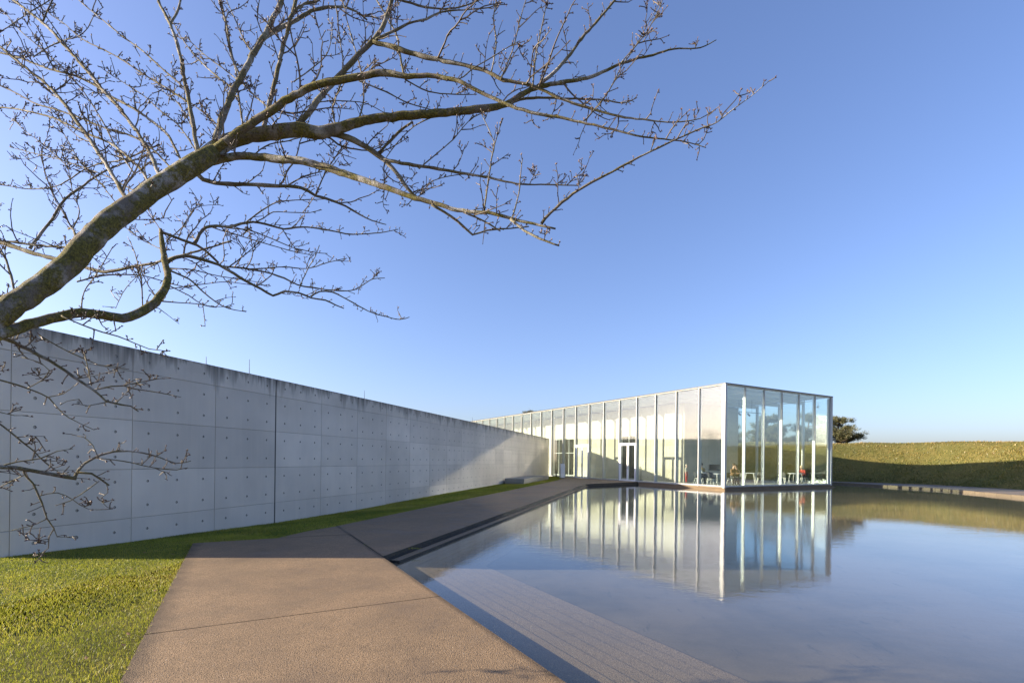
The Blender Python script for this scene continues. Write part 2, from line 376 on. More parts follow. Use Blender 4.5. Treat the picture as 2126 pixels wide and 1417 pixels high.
jf0, jf1 = corner(0.0), corner(9 * SW)
for e_ in (-GA * 22, WD * 24.4):
    nn_ = gN if e_.y < 0 else gF; q0, q1 = p0 + e_ + nn_ * 0.0, p0 + e_ + nn_ * 9 * SW
    MB().prism([(jf0.x, jf0.y), (q0.x, q0.y), (q1.x, q1.y), (jf1.x, jf1.y)], POOL - .03, POOL + .003).build('joint_fill', M['rubber'], pf)
for k in range(9):
    o0, o1 = 0.02 + k * SW, 0.02 + (k + 1) * SW - 0.003
    c0, c1 = corner(o0), corner(o1)
    zt = POOL + 0.050 - 0.0052 * k
    e0, e1 = p0 - GA * 22 + gN * o0, p0 - GA * 22 + gN * o1
    m_ = MB().prism([(c0.x, c0.y), (e0.x, e0.y), (e1.x, e1.y), (c1.x, c1.y)], POOL - 0.02, zt)
    m_.build('floor_strip', M['strip'], pf)
    e0, e1 = p0 + WD * 24.4 + gF * o0, p0 + WD * 24.4 + gF * o1
    m_ = MB().prism([(c0.x, c0.y), (c1.x, c1.y), (e1.x, e1.y), (e0.x, e0.y)], POOL - 0.02, zt - 0.001)
    m_.build('floor_strip', M['strip'], pf)
mb = MB(); mb.add([(x, y, WATER) for x, y in pool_poly], [tuple(range(len(pool_poly)))])
wa = struct(mb.build('water', M['water']))
if wa.data.polygons[0].normal.z < 0: wa.data.flip_normals()

# ---- paths of exposed aggregate, cast in separate slabs
G1, G2, G3 = (-5.558, 8.671), (-4.40, 9.30), (-4.20, 10.20)
S1 = AB(-9.44, -23.28)
slabA = [AB(-34, -23.27), AB(-14.43, -23.27), AB(-14.43, -25.93), AB(-34, -25.93)]
slabB = [AB(-14.415, -23.27), P0, AB(-9.47, -23.285), G2, G1, AB(-14.415, -25.93)]
slabC = [(P0[0] + 0.012, P0[1] + 0.012), F1, F2, AB(17.35, -0.12), DS(1.55, 36.6), DS(1.85, 35.0), DS(2.3, 30), DS(2.45, 24), DS(2.45, 17), DS(2.45, 10), DS(2.47, 5), DS(2.5, 2.6), G3, (G2[0] + 0.004, G2[1] + 0.012), (S1[0] + 0.010, S1[1] + 0.012)]
path = struct(link('path', None)); path.empty_display_size = 0.3
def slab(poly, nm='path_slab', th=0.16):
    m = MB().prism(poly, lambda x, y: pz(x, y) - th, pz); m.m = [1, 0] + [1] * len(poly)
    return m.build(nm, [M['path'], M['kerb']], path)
def split_long(poly):
    return poly
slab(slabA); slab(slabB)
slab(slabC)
# kerb face and the low ledge below the path along the water
def edge_strip(name, A, B, out, w0, w1, z0, z1, mat):
    A, B = Vector((*A, 0)), Vector((*B, 0)); o = Vector((out[0], out[1], 0))
    q = [A + o * w0, B + o * w0, B + o * w1, A + o * w1]
    m = MB().prism([(p.x, p.y) for p in q], z0, z1); m.m = [1, 0, 1, 1, 1, 1]
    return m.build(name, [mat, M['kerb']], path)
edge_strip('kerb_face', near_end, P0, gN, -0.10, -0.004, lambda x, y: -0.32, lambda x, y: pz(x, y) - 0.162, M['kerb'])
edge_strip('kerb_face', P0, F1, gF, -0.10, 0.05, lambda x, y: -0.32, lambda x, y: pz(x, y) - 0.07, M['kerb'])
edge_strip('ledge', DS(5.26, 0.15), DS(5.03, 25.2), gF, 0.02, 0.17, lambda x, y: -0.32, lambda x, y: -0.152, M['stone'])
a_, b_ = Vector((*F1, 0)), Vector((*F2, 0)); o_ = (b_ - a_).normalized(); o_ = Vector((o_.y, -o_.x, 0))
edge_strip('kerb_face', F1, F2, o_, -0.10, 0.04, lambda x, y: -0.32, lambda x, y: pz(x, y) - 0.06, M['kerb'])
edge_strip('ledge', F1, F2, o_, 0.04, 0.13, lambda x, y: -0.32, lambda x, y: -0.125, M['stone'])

# far side: gravel walk between kerb and bank, kerb stones
kp = np.array(KERB); tp = np.array(TOE)
strip_v, strip_f = [], []
for i, p in enumerate(KERB):
    q = tp[np.argmin(((tp - np.array(p)) ** 2).sum(1))]
    strip_v += [(p[0], p[1], -0.10), ((p[0] + q[0]) / 2, (p[1] + q[1]) / 2, -0.085), (q[0], q[1], -0.09)]
for i in range(len(KERB) - 1):
    for j in range(2): strip_f.append((i * 3 + j, i * 3 + j + 1, i * 3 + j + 4, i * 3 + j + 3))
gw = struct(link('gravel_path', mesh('gravel_path', strip_v, strip_f, M['gravel'], True)))
if sum(p.normal.z for p in gw.data.polygons) < 0: gw.data.flip_normals()
kerb_e = empty('pool_kerb', (KERB[0][0], KERB[0][1], 0), label='low brown stone kerb between far side of the pool and the bank', cat='kerb')
acc = 0
for i in range(len(KERB) - 1):
    A, B = np.array(KERB[i]), np.array(KERB[i + 1])
    if A[1] < 8 or A[1] > 60: continue
    d = (B - A); L = np.linalg.norm(d); d /= L; ang = math.atan2(d[1], d[0]); gap = 0.012 if not (31 < A[1] < 37.5) else 0.04
    kb = MB().box(gap / 2, L - gap / 2, -0.16, 0.10, -0.30, -0.055 + random.uniform(-.012, .012), bev=0.012)
    kb.build('kerb_stone', M['kerbstone'], kerb_e, (A[0] - KERB[0][0], A[1] - KERB[0][1], 0), ang)

# ---- lawn
ws_s = [-30, -3, -1.9, 0, 1.8, 3.6, 7.2, 14.4, 24, 37, 60]; ws_z = [-0.03, -0.06, -0.08, -0.145, -0.18, -0.228, -0.232, -0.14, -0.075, -0.005, 0]
def lawn_z(x, y):
    px, py = x - WP.x, y - WP.y
    d = px * WN.x + py * WN.y; s = px * WD.x + py * WD.y
    zw = np.interp(s, ws_s, ws_z); t = np.clip(d / 2.45, 0, 1)
    return zw * (1 - t) + (-0.07 * np.clip((42 - y) / 35, 0, 1) - 0.022) * t
lv, lf = [], {}
xs = np.arange(-22, 5.01, 0.4); ys = np.arange(-6, 47.01, 0.4); idx = {}
path_polys = [slabA, slabB, slabC]
faces = []
for i, x in enumerate(xs):
    for j, y in enumerate(ys):
        d = (x - WP.x) * WN.x + (y - WP.y) * WN.y
        bb = (x - GC.x) * GB.x + (y - GC.y) * GB.y
        if d < 3.0 and (bb < -25.2 or y > 8.6): idx[i, j] = len(lv); lv.append((x, y, float(lawn_z(x, y)) - 0.004))
for i in range(len(xs) - 1):
    for j in range(len(ys) - 1):
        k = [(i, j), (i + 1, j), (i + 1, j + 1), (i, j + 1)]
        if all(q in idx for q in k): faces.append(tuple(idx[q] for q in k))
struct(link('lawn', mesh('lawn', lv, faces, M['soil'], True)))

def blades(name, px, py, pzv, h, w, lean, mat, tone, tris=2):
    n = len(px); ang = RNG.uniform(0, 2 * np.pi, n); ldir = RNG.uniform(0, 2 * np.pi, n); ln = lean * h * RNG.uniform(0.2, 1.0, n)
    ex, ey = np.cos(ang) * w / 2, np.sin(ang) * w / 2; lx, ly = np.cos(ldir) * ln, np.sin(ldir) * ln
    if tris == 2:
        V = np.empty((n, 5, 3), np.float32)
        V[:, 0] = np.stack([px - ex, py - ey, pzv], 1); V[:, 1] = np.stack([px + ex, py + ey, pzv], 1)
        V[:, 2] = np.stack([px + ex * .8 + lx * .35, py + ey * .8 + ly * .35, pzv + h * .55], 1); V[:, 3] = np.stack([px - ex * .8 + lx * .35, py - ey * .8 + ly * .35, pzv + h * .55], 1)
        V[:, 4] = np.stack([px + lx, py + ly, pzv + h * RNG.uniform(.85, 1.0, n)], 1)
        k = 5; base = (np.arange(n) * 5)[:, None]
        loops = np.concatenate([base + np.array([0, 1, 2, 3]), base + np.array([3, 2, 4])], 1).ravel()
        starts = np.stack([np.arange(n) * 7, np.arange(n) * 7 + 4], 1).ravel(); npoly = 2 * n
    else:
        V = np.empty((n, 3, 3), np.float32)
        V[:, 0] = np.stack([px - ex, py - ey, pzv], 1); V[:, 1] = np.stack([px + ex, py + ey, pzv], 1); V[:, 2] = np.stack([px + lx, py + ly, pzv + h], 1)
        k = 3; loops = np.arange(3 * n); starts = np.arange(n) * 3; npoly = n
    m = bpy.data.meshes.new(name); m.vertices.add(n * k); m.vertices.foreach_set('co', V.ravel())
    m.loops.add(len(loops)); m.loops.foreach_set('vertex_index', loops.astype(np.int32)); m.polygons.add(npoly); m.polygons.foreach_set('loop_start', starts.astype(np.int32))
    at = m.attributes.new('tone', 'FLOAT', 'POINT'); at.data.foreach_set('value', np.repeat(np.clip(tone, 0, 1), k).astype(np.float32))
    m.materials.append(mat); m.update(calc_edges=True); return tag(link(name, m), kind='stuff')
def lawn_points(n, s0, s1, d0, d1):
    s = RNG.uniform(s0, s1, n); d = RNG.uniform(d0, d1, n)
    x = WP.x + WN.x * d + WD.x * s; y = WP.y + WN.y * d + WD.y * s; return x, y, d, s
_lat = np.random.default_rng(3).random((64, 64))
def _vn(x, y):
    xi, yi = np.floor(x).astype(int), np.floor(y).astype(int); fx, fy = x - xi, y - yi; fx = fx * fx * (3 - 2 * fx); fy = fy * fy * (3 - 2 * fy)
    a, b, c, d = _lat[xi % 64, yi % 64], _lat[(xi + 1) % 64, yi % 64], _lat[xi % 64, (yi + 1) % 64], _lat[(xi + 1) % 64, (yi + 1) % 64]
    return (a * (1 - fx) + b * fx) * (1 - fy) + (c * (1 - fx) + d * fx) * fy
def snoise(x, y): return np.clip(0.5 + 1.3 * (_vn(x, y) * .6 + _vn(x * 2.1 + 7, y * 2.1) * .4 - .5), 0, 1)
allp = []
for n, s0, s1, d0, d1, hh, ww in [(270000, -7.5, 1.2, 0.0, 6.2, 0.032, 0.0036), (60000, 0.2, 10, -0.0, 2.7, 0.042, 0.006), (60000, 9, 22, 0.0, 2.7, 0.058, 0.012), (40000, 20, 37.5, 0.0, 2.7, 0.06, 0.022)]:
    x, y, d, s = lawn_points(n, s0, s1, d0, d1)
    keep = np.ones(n, bool)
    for q in path_polys:
        keep &= ~inpoly(x, y, q)
    bb = (x - GC.x) * GB.x + (y - GC.y) * GB.y
    keep &= (bb < -25.9) | (y > 8.5)
    keep &= ~((y > 8.4) & (d > 2.62)) | (s < 0.9)
    keep &= ((s > -2.0) & (d > 0.01)) | (s <= -2.0)
    x, y, d, s = x[keep], y[keep], d[keep], s[keep]
    allp.append((x, y, hh, ww))
gx = np.concatenate([p[0] for p in allp]); gy = np.concatenate([p[1] for p in allp])
gh = np.concatenate([np.full(len(p[0]), p[2]) for p in allp]); gwid = np.concatenate([np.full(len(p[0]), p[3]) for p in allp])
clump = snoise(gx * 3.1, gy * 3.1) * 0.6 + snoise(gx * 11, gy * 9 + 3) * 0.4
gh = gh * (0.62 + 0.42 * clump) * RNG.uniform(0.6, 1.25, len(gx))
tone = 0.18 + 0.50 * snoise(gx * 0.9 + 2, gy * 0.9) + 0.16 * snoise(gx * 4, gy * 4) + 0.22 * (snoise(gx * 0.45 + 9, gy * 0.45) - 0.5) + RNG.normal(0, 0.19, len(gx))
gx = gx + RNG.normal(0, .014, len(gx)); gy = gy + RNG.normal(0, .014, len(gy))
gz = np.where(np.any([inpoly(gx, gy, q) for q in path_polys], 0), -0.07 * np.clip((42 - gy) / 35, 0, 1), lawn_z(gx, gy)) - 0.006
lb = blades('lawn_grass', gx, gy, gz, gh, gwid, 0.75, M['grass'], tone); tag(lb, 'short green lawn grass between the concrete wall and the path', 'grass')

# ---- rough grass on the bank
n = 130000
ii = RNG.uniform(0, len(TOE) - 1.01, n * 2); pyy = np.array([TOE[int(i)][1] for i in ii]); ii = ii[(pyy > 12) & (pyy < 62)][:n]; n = len(ii)
wv = RNG.uniform(0.1, 8.5, n)
bx, by, bz = np.empty(n), np.empty(n), np.empty(n)
for k in range(n):
    i = int(ii[k]); t = ii[k] - i
    a0 = bank_pt(i, wv[k]); a1 = bank_pt(i + 1, wv[k]); bx[k] = a0[0] * (1 - t) + a1[0] * t; by[k] = a0[1] * (1 - t) + a1[1] * t; bz[k] = a0[2] * (1 - t) + a1[2] * t
cl = snoise(bx * 1.3, by * 1.3) * 0.5 + snoise(bx * 4 + 1, by * 4) * 0.5
bh = (0.05 + 0.20 * cl ** 1.5) * np.where(wv > 5.2, 0.7, 1.0) * RNG.uniform(0.5, 1.3, n); bt = 0.12 + 0.085 * wv + 0.55 * (snoise(bx * 0.5, by * 0.5 + 1) - 0.5) + 0.4 * (cl - 0.5) + RNG.normal(0, 0.17, n)  # tone darker and greener towards the toe, shade band put into the colour
bg_ = blades('bank_grass', bx, by, bz - 0.02, bh, np.full(n, 0.045) * RNG.uniform(.5, 1.3, n), 0.9, M['tuft'], bt); tag(bg_, 'rough tawny and green grass covering the earth bank', 'grass')

# ================================================================== the long concrete wall
_pm = {}
def panel_mesh(w, h, mat, holes=True):
    key = (round(w, 3), round(h, 3), mat.name, holes)
    if key in _pm: return _pm[key]
    m = MB(); e = 0.004; ch = 0.004
    y0, y1, z0, z1 = e, w - e, e, h - e; t = -0.03
    cols = [w * (i + .5) / max(1, round(w / 0.6)) for i in range(max(1, round(w / 0.6)))]; rows = [h * (i + .5) / max(1, round(h / 0.45)) for i in range(max(1, round(h / 0.45)))]
    if not holes: cols, rows = [], []
    fy0, fy1, fz0, fz1 = y0 + ch, y1 - ch, z0 + ch, z1 - ch
    if cols:
        yb = [fy0] + [(a + b) / 2 for a, b in zip(cols, cols[1:])] + [fy1]; zb = [fz0] + [(a + b) / 2 for a, b in zip(rows, rows[1:])] + [fz1]
        for ci, cyy in enumerate(cols):
            for ri, czz in enumerate(rows):
                a0, a1, b0, b1 = yb[ci], yb[ci + 1], zb[ri], zb[ri + 1]; my, mz = cyy, czz
                outer = [(a1, mz), (a1, b1), (my, b1), (a0, b1), (a0, mz), (a0, b0), (my, b0), (a1, b0)]
                v = [(0, p[0], p[1]) for p in outer]
                for rr, dd in ((0.026, 0.0), (0.023, -0.006), (0.015, -0.022)):
                    v += [(dd, cyy + rr * math.cos(k * math.pi / 4), czz + rr * math.sin(k * math.pi / 4)) for k in range(8)]
                f = []
                for k in range(8):
                    k2 = (k + 1) % 8
                    for lv_ in range(3): f.append((k + 8 * lv_, k2 + 8 * lv_, k2 + 8 * lv_ + 8, k + 8 * lv_ + 8))
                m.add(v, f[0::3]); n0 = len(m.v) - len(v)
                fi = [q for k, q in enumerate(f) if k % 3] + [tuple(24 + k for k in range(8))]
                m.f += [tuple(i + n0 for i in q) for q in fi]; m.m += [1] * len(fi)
    else: m.add([(0, fy0, fz0), (0, fy1, fz0), (0, fy1, fz1), (0, fy0, fz1)], [(0, 1, 2, 3)])
    fr = [(0, fy0, fz0), (0, fy1, fz0), (0, fy1, fz1), (0, fy0, fz1)]; md = [(-ch, y0, z0), (-ch, y1, z0), (-ch, y1, z1), (-ch, y0, z1)]; bk = [(t, y0, z0), (t, y1, z0), (t, y1, z1), (t, y0, z1)]
    m.add(fr + md + bk, [(i + 4, (i + 1) % 4 + 4, (i + 1) % 4, i) for i in range(4)] + [(i + 8, (i + 1) % 4 + 8, (i + 1) % 4 + 4, i + 4) for i in range(4)])
    me = mesh('concrete_panel', m.v, m.f, [mat, M['plug_shade']], False, m.m); _pm[key] = me; return me

wall = empty('concrete_wall', WP, -TH, label='long grey board-cast concrete wall running from the cherry tree to the pavilion', cat='wall')
W0, W1, WT = -1.97, 37.45, 3.432
MB().box(-0.36, -0.029, W0, W1, -0.7, WT - 0.002).build('wall_body', M['concrete'], wall)
MB().box(-0.028, -0.012, W0 + .004, W1 - .004, -0.7, WT - 0.02).build('joint_backing', M['bench'], wall)
srows = [-0.607, 0.293, 1.193, 2.095, 2.995, WT]
scols = [W0, -1.8] + [1.8 * i for i in range(0, 21)] + [36.9, W1]
scols = sorted(set(round(s, 3) for s in scols))
for i in range(len(scols) - 1):
    a, b = scols[i], scols[i + 1]
    for j in range(5):
        z0, z1 = srows[j], srows[j + 1]; w = b - a; off = 0.0
        if abs(b - 3.6) < 1e-3 or abs(b - 36.9) < 1e-3: w -= 0.014
        if abs(a - 3.6) < 1e-3 or abs(a - 36.9) < 1e-3: w -= 0.014; off = 0.014
        o = link('concrete_panel', panel_mesh(w, z1 - z0, M['concrete'], w > 0.5), wall, (random.uniform(-.001, .001), a + off, z0))
for s in (3.6, 36.9): MB().box(-0.027, -0.004, s - 0.012, s + 0.012, -0.5, WT - 0.03).build('expansion_joint', M['rubber'], wall)

# lightning rods on the wall top
for (x, y), h in [((-6.555, 10.755), 0.18), ((-6.225, 11.902), 0.36), ((-4.863, 16.627), 0.29), ((-2.03, 26.47), 0.26)]:
    s = (x - WP.x) * WD.x + (y - WP.y) * WD.y; q = DS(-0.12, s)
    lab = {0.18: 'shortest thin metal lightning rod on top of the concrete wall', 0.36: 'tallest thin metal lightning rod on top of the concrete wall', 0.29: 'thin metal lightning rod halfway along the concrete wall top', 0.26: 'thin metal lightning rod on the wall top nearest the pavilion roof'}[h]
    r_ = empty('lightning_rod', (q[0], q[1], WT), label=lab, cat='rod', group='lightning rods on the wall')
    MB().tube([(0, 0, 0), (0, 0, h)], [0.008, 0.005], 6).build('rod', M['dark'], r_); MB().box(-.03, .03, -.03, .03, -0.003, .02, bev=.004).build('foot', M['chrome'], r_)

# concrete bench along the wall
bq = DS(0.14, 23.2); bench = empty('concrete_bench', (bq[0], bq[1], -0.08), -TH, label='long low concrete slab bench at the foot of the wall', cat='bench')
for k in range(4):
    MB().box(0, 1.28, k * 1.86 + .006, (k + 1) * 1.86 - .006, 0.10, 0.36, bev=.008).build('seat_slab', M['bench'], bench)
    MB().box(0.03, 1.25, k * 1.86 + .03, (k + 1) * 1.86 - .03, -0.1, 0.098).build('base_block', M['bench'], bench)

# ================================================================== the glass pavilion
pav = empty('glass_pavilion', GC, TG, label='long flat-roofed glass pavilion with a concrete core standing by the pool', cat='building')
NA, NB = 26, 6
LA, LB = NA * BAY, NB * BAY
MB().box(0.02, LB - .02, 0.02, LA, -0.085, 0.0).build('floor_slab', M['floor'], pav)
MB().box(0.35, LB - .35, 0.35, LA, -0.31, -0.087).build('foundation', M['kerb'], pav)
for k, (z0, z1, pr) in enumerate([(-0.085, -0.035, 0.10), (-0.145, -0.095, 0.20), (-0.24, -0.155, 0.28)]):
    MB().box(-pr, 0.33, -pr, 7.0 + 0.0 * k, z0, z1, bev=.006).build('plinth_course', M['stone'], pav)
    MB().box(0.335, LB + pr, -pr, 0.33, z0, z1, bev=.006).build('plinth_course', M['stone'], pav)
    MB().box(LB - .33, LB + pr, 0.335, LA, z0, z1, bev=.006).build('plinth_course', M['stone'], pav)
# bottom and top rails
def rail(x0, x1, y0, y1, z0, z1): MB().box(x0, x1, y0, y1, z0, z1, bev=.006).build('rail', M['steel'], pav)
rail(-0.07, 0.03, 0.06, 4 * BAY - .04, 0.002, 0.075); rail(-0.07, 0.03, 5 * BAY + .04, 7 * BAY - .04, 0.002, 0.075); rail(-0.07, 0.03, 8 * BAY + .04, LA, 0.002, 0.075)
rail(0.06, LB, -0.07, 0.03, 0.002, 0.075); rail(LB - .03, LB + .07, 0.06, LA, 0.002, 0.075)
rail(-0.06, 0.04, -0.06, LA, 6.06, 6.115); rail(0.045, LB + .06, -0.06, 0.04, 6.06, 6.115); rail(LB - .04, LB + .06, 0.045, LA, 6.06, 6.115)
MB().box(-0.13, LB + .13, -0.13, LA + .1, 6.118, ROOF).build('roof_edge', M['dark'], pav)
MB().box(0.9, LB - .9, 0.9, LA - .2, 5.99, 6.10).build('roof_deck', M['ceiling'], pav)
MB().box(-0.10, LB + .10, -0.10, LA + .08, 6.102, 6.117).build('roof_soffit', M['ceiling'], pav)
for i in range(1, NA):                              # steel roof beams across
    MB().box(0.05, LB - .05, i * BAY - .05, i * BAY + .05, 5.96, 5.988).box(0.05, LB - .05, i * BAY - .008, i * BAY + .008, 5.76, 5.96).box(0.05, LB - .05, i * BAY - .05, i * BAY + .05, 5.735, 5.76).build('roof_beam', M['ceiling'], pav)
for b in (1.85, 3.7, 7.35, 9.2):
    MB().box(b - .04, b + .04, 0.1, 9.1, 5.70, 5.733).build('purlin', M['ceiling'], pav)
# posts
pm_ = MB().box(-0.085, -0.012, -0.028, 0.028, -0.06, 6.115, 0, .004).box(-0.012, 0.165, -0.02, 0.02, 0.0, 6.0, 0, .003).box(0.166, 0.185, -0.04, 0.04, 0.0, 6.0)
post_me = mesh('post', pm_.v, pm_.f, M['steel'])
pn_ = MB().box(-0.055, -0.012, -0.03, 0.03, -0.06, 6.115, 0, .004).box(-0.012, 0.15, -0.018, 0.018, 0.0, 6.0, 0, .003)
post_end = mesh('post', pn_.v, pn_.f, M['steel'])
cm = MB().box(-0.12, 0.03, -0.12, 0.03, -0.06, 6.115, 0, .006).box(0.03, 0.2, -0.01, 0.03, 0, 6.0).box(-.01, .03, 0.03, 0.2, 0, 6.0)
cpo = cm.build('corner_post', M['steel'], pav); link('corner_post', cpo.data, pav, (LB, 0, 0), R(90))
for i in range(1, NA + 1): link('post', post_me, pav, (0, i * BAY, 0)); link('post', post_me, pav, (LB, i * BAY, 0), R(180))
for i in range(1, NB): link('post', post_end, pav, (i * BAY, 0, 0), R(90))
# panes
def pane(name, w, z0, z1): m = MB().box(-0.012, 0.010, 0.035, w - .035, z0, z1); return mesh(name, m.v, m.f, M['glass'])
pane_me = pane('pane', BAY, 0.077, 6.028); pane_top = pane('pane', BAY, 2.80, 6.028)
for i in range(NA):
    link('pane', pane_top if i in (4, 7) else pane_me, pav, (0, i * BAY, 0)); link('pane', pane_me, pav, (LB, i * BAY, 0))
for i in range(NB): link('pane', pane_me, pav, ((i + 1) * BAY, 0, 0), R(90))
# double doors in the long front
for i in (4, 7):
    a0 = i * BAY + .04; w = BAY - .08
    dr = MB().box(-0.06, 0.05, 0, w, 2.72, 2.798, bev=.004).box(-0.06, 0.05, 0, .06, 0.0, 2.72, bev=.004).box(-0.06, 0.05, w - .06, w, 0.0, 2.72, bev=.004).build('double_door', M['white'], pav, (0, a0, 0))
    for k in range(2):
        y0 = .064 + k * (w / 2 - .062); y1 = y0 + w / 2 - .066
        MB().box(-.04, .02, y0, y0 + .075, .01, 2.716, bev=.003).box(-.04, .02, y1 - .075, y1, .01, 2.716, bev=.003).box(-.04, .02, y0 + .075, y1 - .075, .01, .12, bev=.003).box(-.04, .02, y0 + .075, y1 - .075, 2.63, 2.716, bev=.003).build('leaf_frame', M['white'], dr)
        m = MB().box(-.018, -.002, y0 + .077, y1 - .077, .122, 2.628); m.build('leaf_glass', M['glass'], dr)
        yh = (y1 - .04) if k == 0 else (y0 + .04)
        MB().tube([(-.045, yh, 1.0), (-.10, yh, 1.0), (-.10, yh, 1.16)], 0.012, 6).box(-.046, -.041, yh - .025, yh + .025, .92, 1.2).build('handle', M['chrome'], dr)
# concrete core
CB0, CB1, CA0, CA1, CT = 3.04, 9.01, 5.76, LA - 2.0, 5.733
core_cols = [5.76, 7.42, 9.08, 10.74, 12.47, 14.15, 15.85, 17.55, 19.21, 22.66] + [22.66 + 1.8 * k for k in range(1, 11)]
opens = {3: 'a', 8: 'c'}
body = MB()
for i in range(len(core_cols) - 1):
    a, b = core_cols[i], core_cols[i + 1]
    if i in opens:
        body.box(CB0 + 1.2, CB1 - .03, a, b, 0, 3.6).box(CB0 + .03, CB1 - .03, a, b, 3.6, CT)
    elif i == 0:
        body.box(CB0 + .03, CB1 - .03, a + 0.9, b, 0, CT)
        for q0, q1, z0, z1 in [(CB0 + .03, 5.67, 0, CT), (6.93, CB1 - .03, 0, CT), (5.67, 6.93, 0, .9), (5.67, 6.93, 1.28, CT)]: body.box(q0, q1, a + .03, a + .9, z0, z1)
    else: body.box(CB0 + .03, CB1 - .03, a, b, 0, CT)
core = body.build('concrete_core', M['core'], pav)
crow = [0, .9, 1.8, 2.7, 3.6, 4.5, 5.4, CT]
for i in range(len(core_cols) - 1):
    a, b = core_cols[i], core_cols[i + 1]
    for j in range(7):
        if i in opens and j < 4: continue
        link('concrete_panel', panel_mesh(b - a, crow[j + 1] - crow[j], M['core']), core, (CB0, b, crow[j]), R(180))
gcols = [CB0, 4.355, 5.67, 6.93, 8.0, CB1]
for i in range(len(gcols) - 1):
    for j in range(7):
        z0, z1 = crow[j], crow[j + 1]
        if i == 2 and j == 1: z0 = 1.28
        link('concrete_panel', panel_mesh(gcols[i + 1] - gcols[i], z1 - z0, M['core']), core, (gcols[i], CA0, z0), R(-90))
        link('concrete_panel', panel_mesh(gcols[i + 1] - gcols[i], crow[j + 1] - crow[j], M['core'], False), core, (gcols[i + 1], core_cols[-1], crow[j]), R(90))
MB().box(5.69, 6.91, CA0 - .05, CA0 + .5, 0.86, 0.9 + .004, bev=.004).build('counter_top', M['dark'], core)
# glazed doors set inside the core openings, dim room behind painted into the panes
def inner_doors(a, b, leaves, trans):
    d = MB().box(CB0 + .10, CB0 + .115, a + .02, b - .02, 0.02, 3.58).build('inner_door', M['dim_glass'], pav)
    for k in range(leaves + 1):
        y = a + .02 + (b - a - .04) * k / leaves
        MB().box(CB0 + .06, CB0 + .099, y - .03, y + .03, 0.0, 3.59, bev=.004).build('door_frame', M['steel'], d)
    for z in trans: MB().box(CB0 + .065, CB0 + .098, a + .05, b - .05, z - .03, z + .03).build('door_frame', M['steel'], d)
inner_doors(10.74, 12.47, 2, [0.05, 3.55]); inner_doors(19.21, 22.66, 4, [0.05, 2.2, 3.55])

# objects by the entrance
def pav_pt(b, a, z=0.0): x, y = AB(a, b); return (x, y, z)
e = empty('litter_bin', pav_pt(-1.60, 14.41, pz(4.2, 41.2)), TG - 0.3, label='pale blue-white metal box bin outside the glass front by the wall end', cat='bin')
MB().box(-.18, .18, -.18, .18, 0.03, 1.17, bev=.012).build('body', M['white'], e); MB().box(-.15, .15, -.15, .15, 0, .03).build('base', M['dark'], e); MB().box(-.165, .165, -.165, .165, 1.171, 1.185, bev=.004).build('lid', M['white'], e)
q = pav_pt(-0.75, 16.55, -0.005); e = empty('bollard', q, 0, label='small black post in the corner of wall and glass front', cat='bollard')
MB().tube([(0, 0, 0), (0, 0, .62)], .05, 10).build('post', M['black'], e); MB().tube([(0, 0, .62), (0, 0, .66)], [.056, .04], 10).build('cap', M['black'], e)
e = empty('barrier_stand', pav_pt(1.7, 8.7), TG, label='black barrier stand with an arm behind the glass beside the entrance door', cat='stand')
MB().tube([(0, 0, 0), (0, 0, .02), (0, 0, .03)], [.17, .17, .03], 16).build('base', M['black'], e); MB().tube([(0, 0, .02), (0, 0, 1.05)], .022, 8).build('pole', M['black'], e); MB().tube([(0, 0, 1.03), (0, .75, 1.03)], .016, 8).build('arm', M['black'], e)

# a few brown leaves lying on the lawn
lm = MB(); rl = random.Random(2)
for k in range(70):
    while True:
        x, y = rl.uniform(-7.5, -2.5), rl.uniform(3.0, 8.4)
        if (x - GC.x) * GB.x + (y - GC.y) * GB.y < -26.0: break
    z = float(lawn_z(x, y)) + rl.uniform(.012, .035); a = rl.uniform(0, 6.28); s = rl.uniform(.018, .035); ca, sa = math.cos(a) * s, math.sin(a) * s
    lm.add([(x - ca, y - sa, z), (x + sa * .5, y - ca * .5, z + .006), (x + ca, y + sa, z + .012), (x - sa * .5, y + ca * .5, z + .002)], [(0, 1, 2, 3)])
tag(lm.build('fallen_leaves', plain('dead_leaf', (0.16, 0.085, 0.035), 0.8, 0, .4, 20)), 'scattered brown dead leaves lying on the sunlit lawn', 'leaves', kind='stuff')

# ================================================================== cafe corner inside the pavilion
def make_chair():
    t = empty('chair', (0, 0, 0))
    n = 7; v = []; f = []
    prof = [(-.20, .44, .20), (-.05, .43, .23), (.12, .44, .23), (.19, .50, .225), (.22, .62, .22), (.25, .74, .205), (.265, .80, .17)]   # y, z, half width
    for th in (0, 0.014):
        for (y, z, hw) in prof:
            for k in range(n):
                u = -1 + 2 * k / (n - 1); v.append((u * hw, y - 0.03 * u * u * (z > .5) + th * (z > .5), z + 0.035 * u * u * (z <= .5) - th * (z <= .5)))
    P = len(prof)
    for i in range(P - 1):
        for k in range(n - 1):
            a = i * n + k; f.append((a, a + 1, a + n + 1, a + n)); b = a + P * n; f.append((b, b + n, b + n + 1, b + 1))
    for i in range(P - 1):
        for k in (0, n - 1): a = i * n + k; f.append((a, a + n, a + n + P * n, a + P * n))
    o = link('shell', mesh('shell', v, f, M['chair'], True), t)
    for sx in (-1, 1):
        for y0, y1 in ((-.14, -.24), (.12, .25)): MB().tube([(sx * .15, y0, .43), (sx * .23, y1, 0)], [.018, .011], 8).build('leg', M['legs'], t)
    MB().tube([(-.16, -.13, .415), (.16, -.13, .415)], .012, 6).tube([(-.16, .11, .415), (.16, .11, .415)], .012, 6).build('seat_frame', M['legs'], t)
    return t
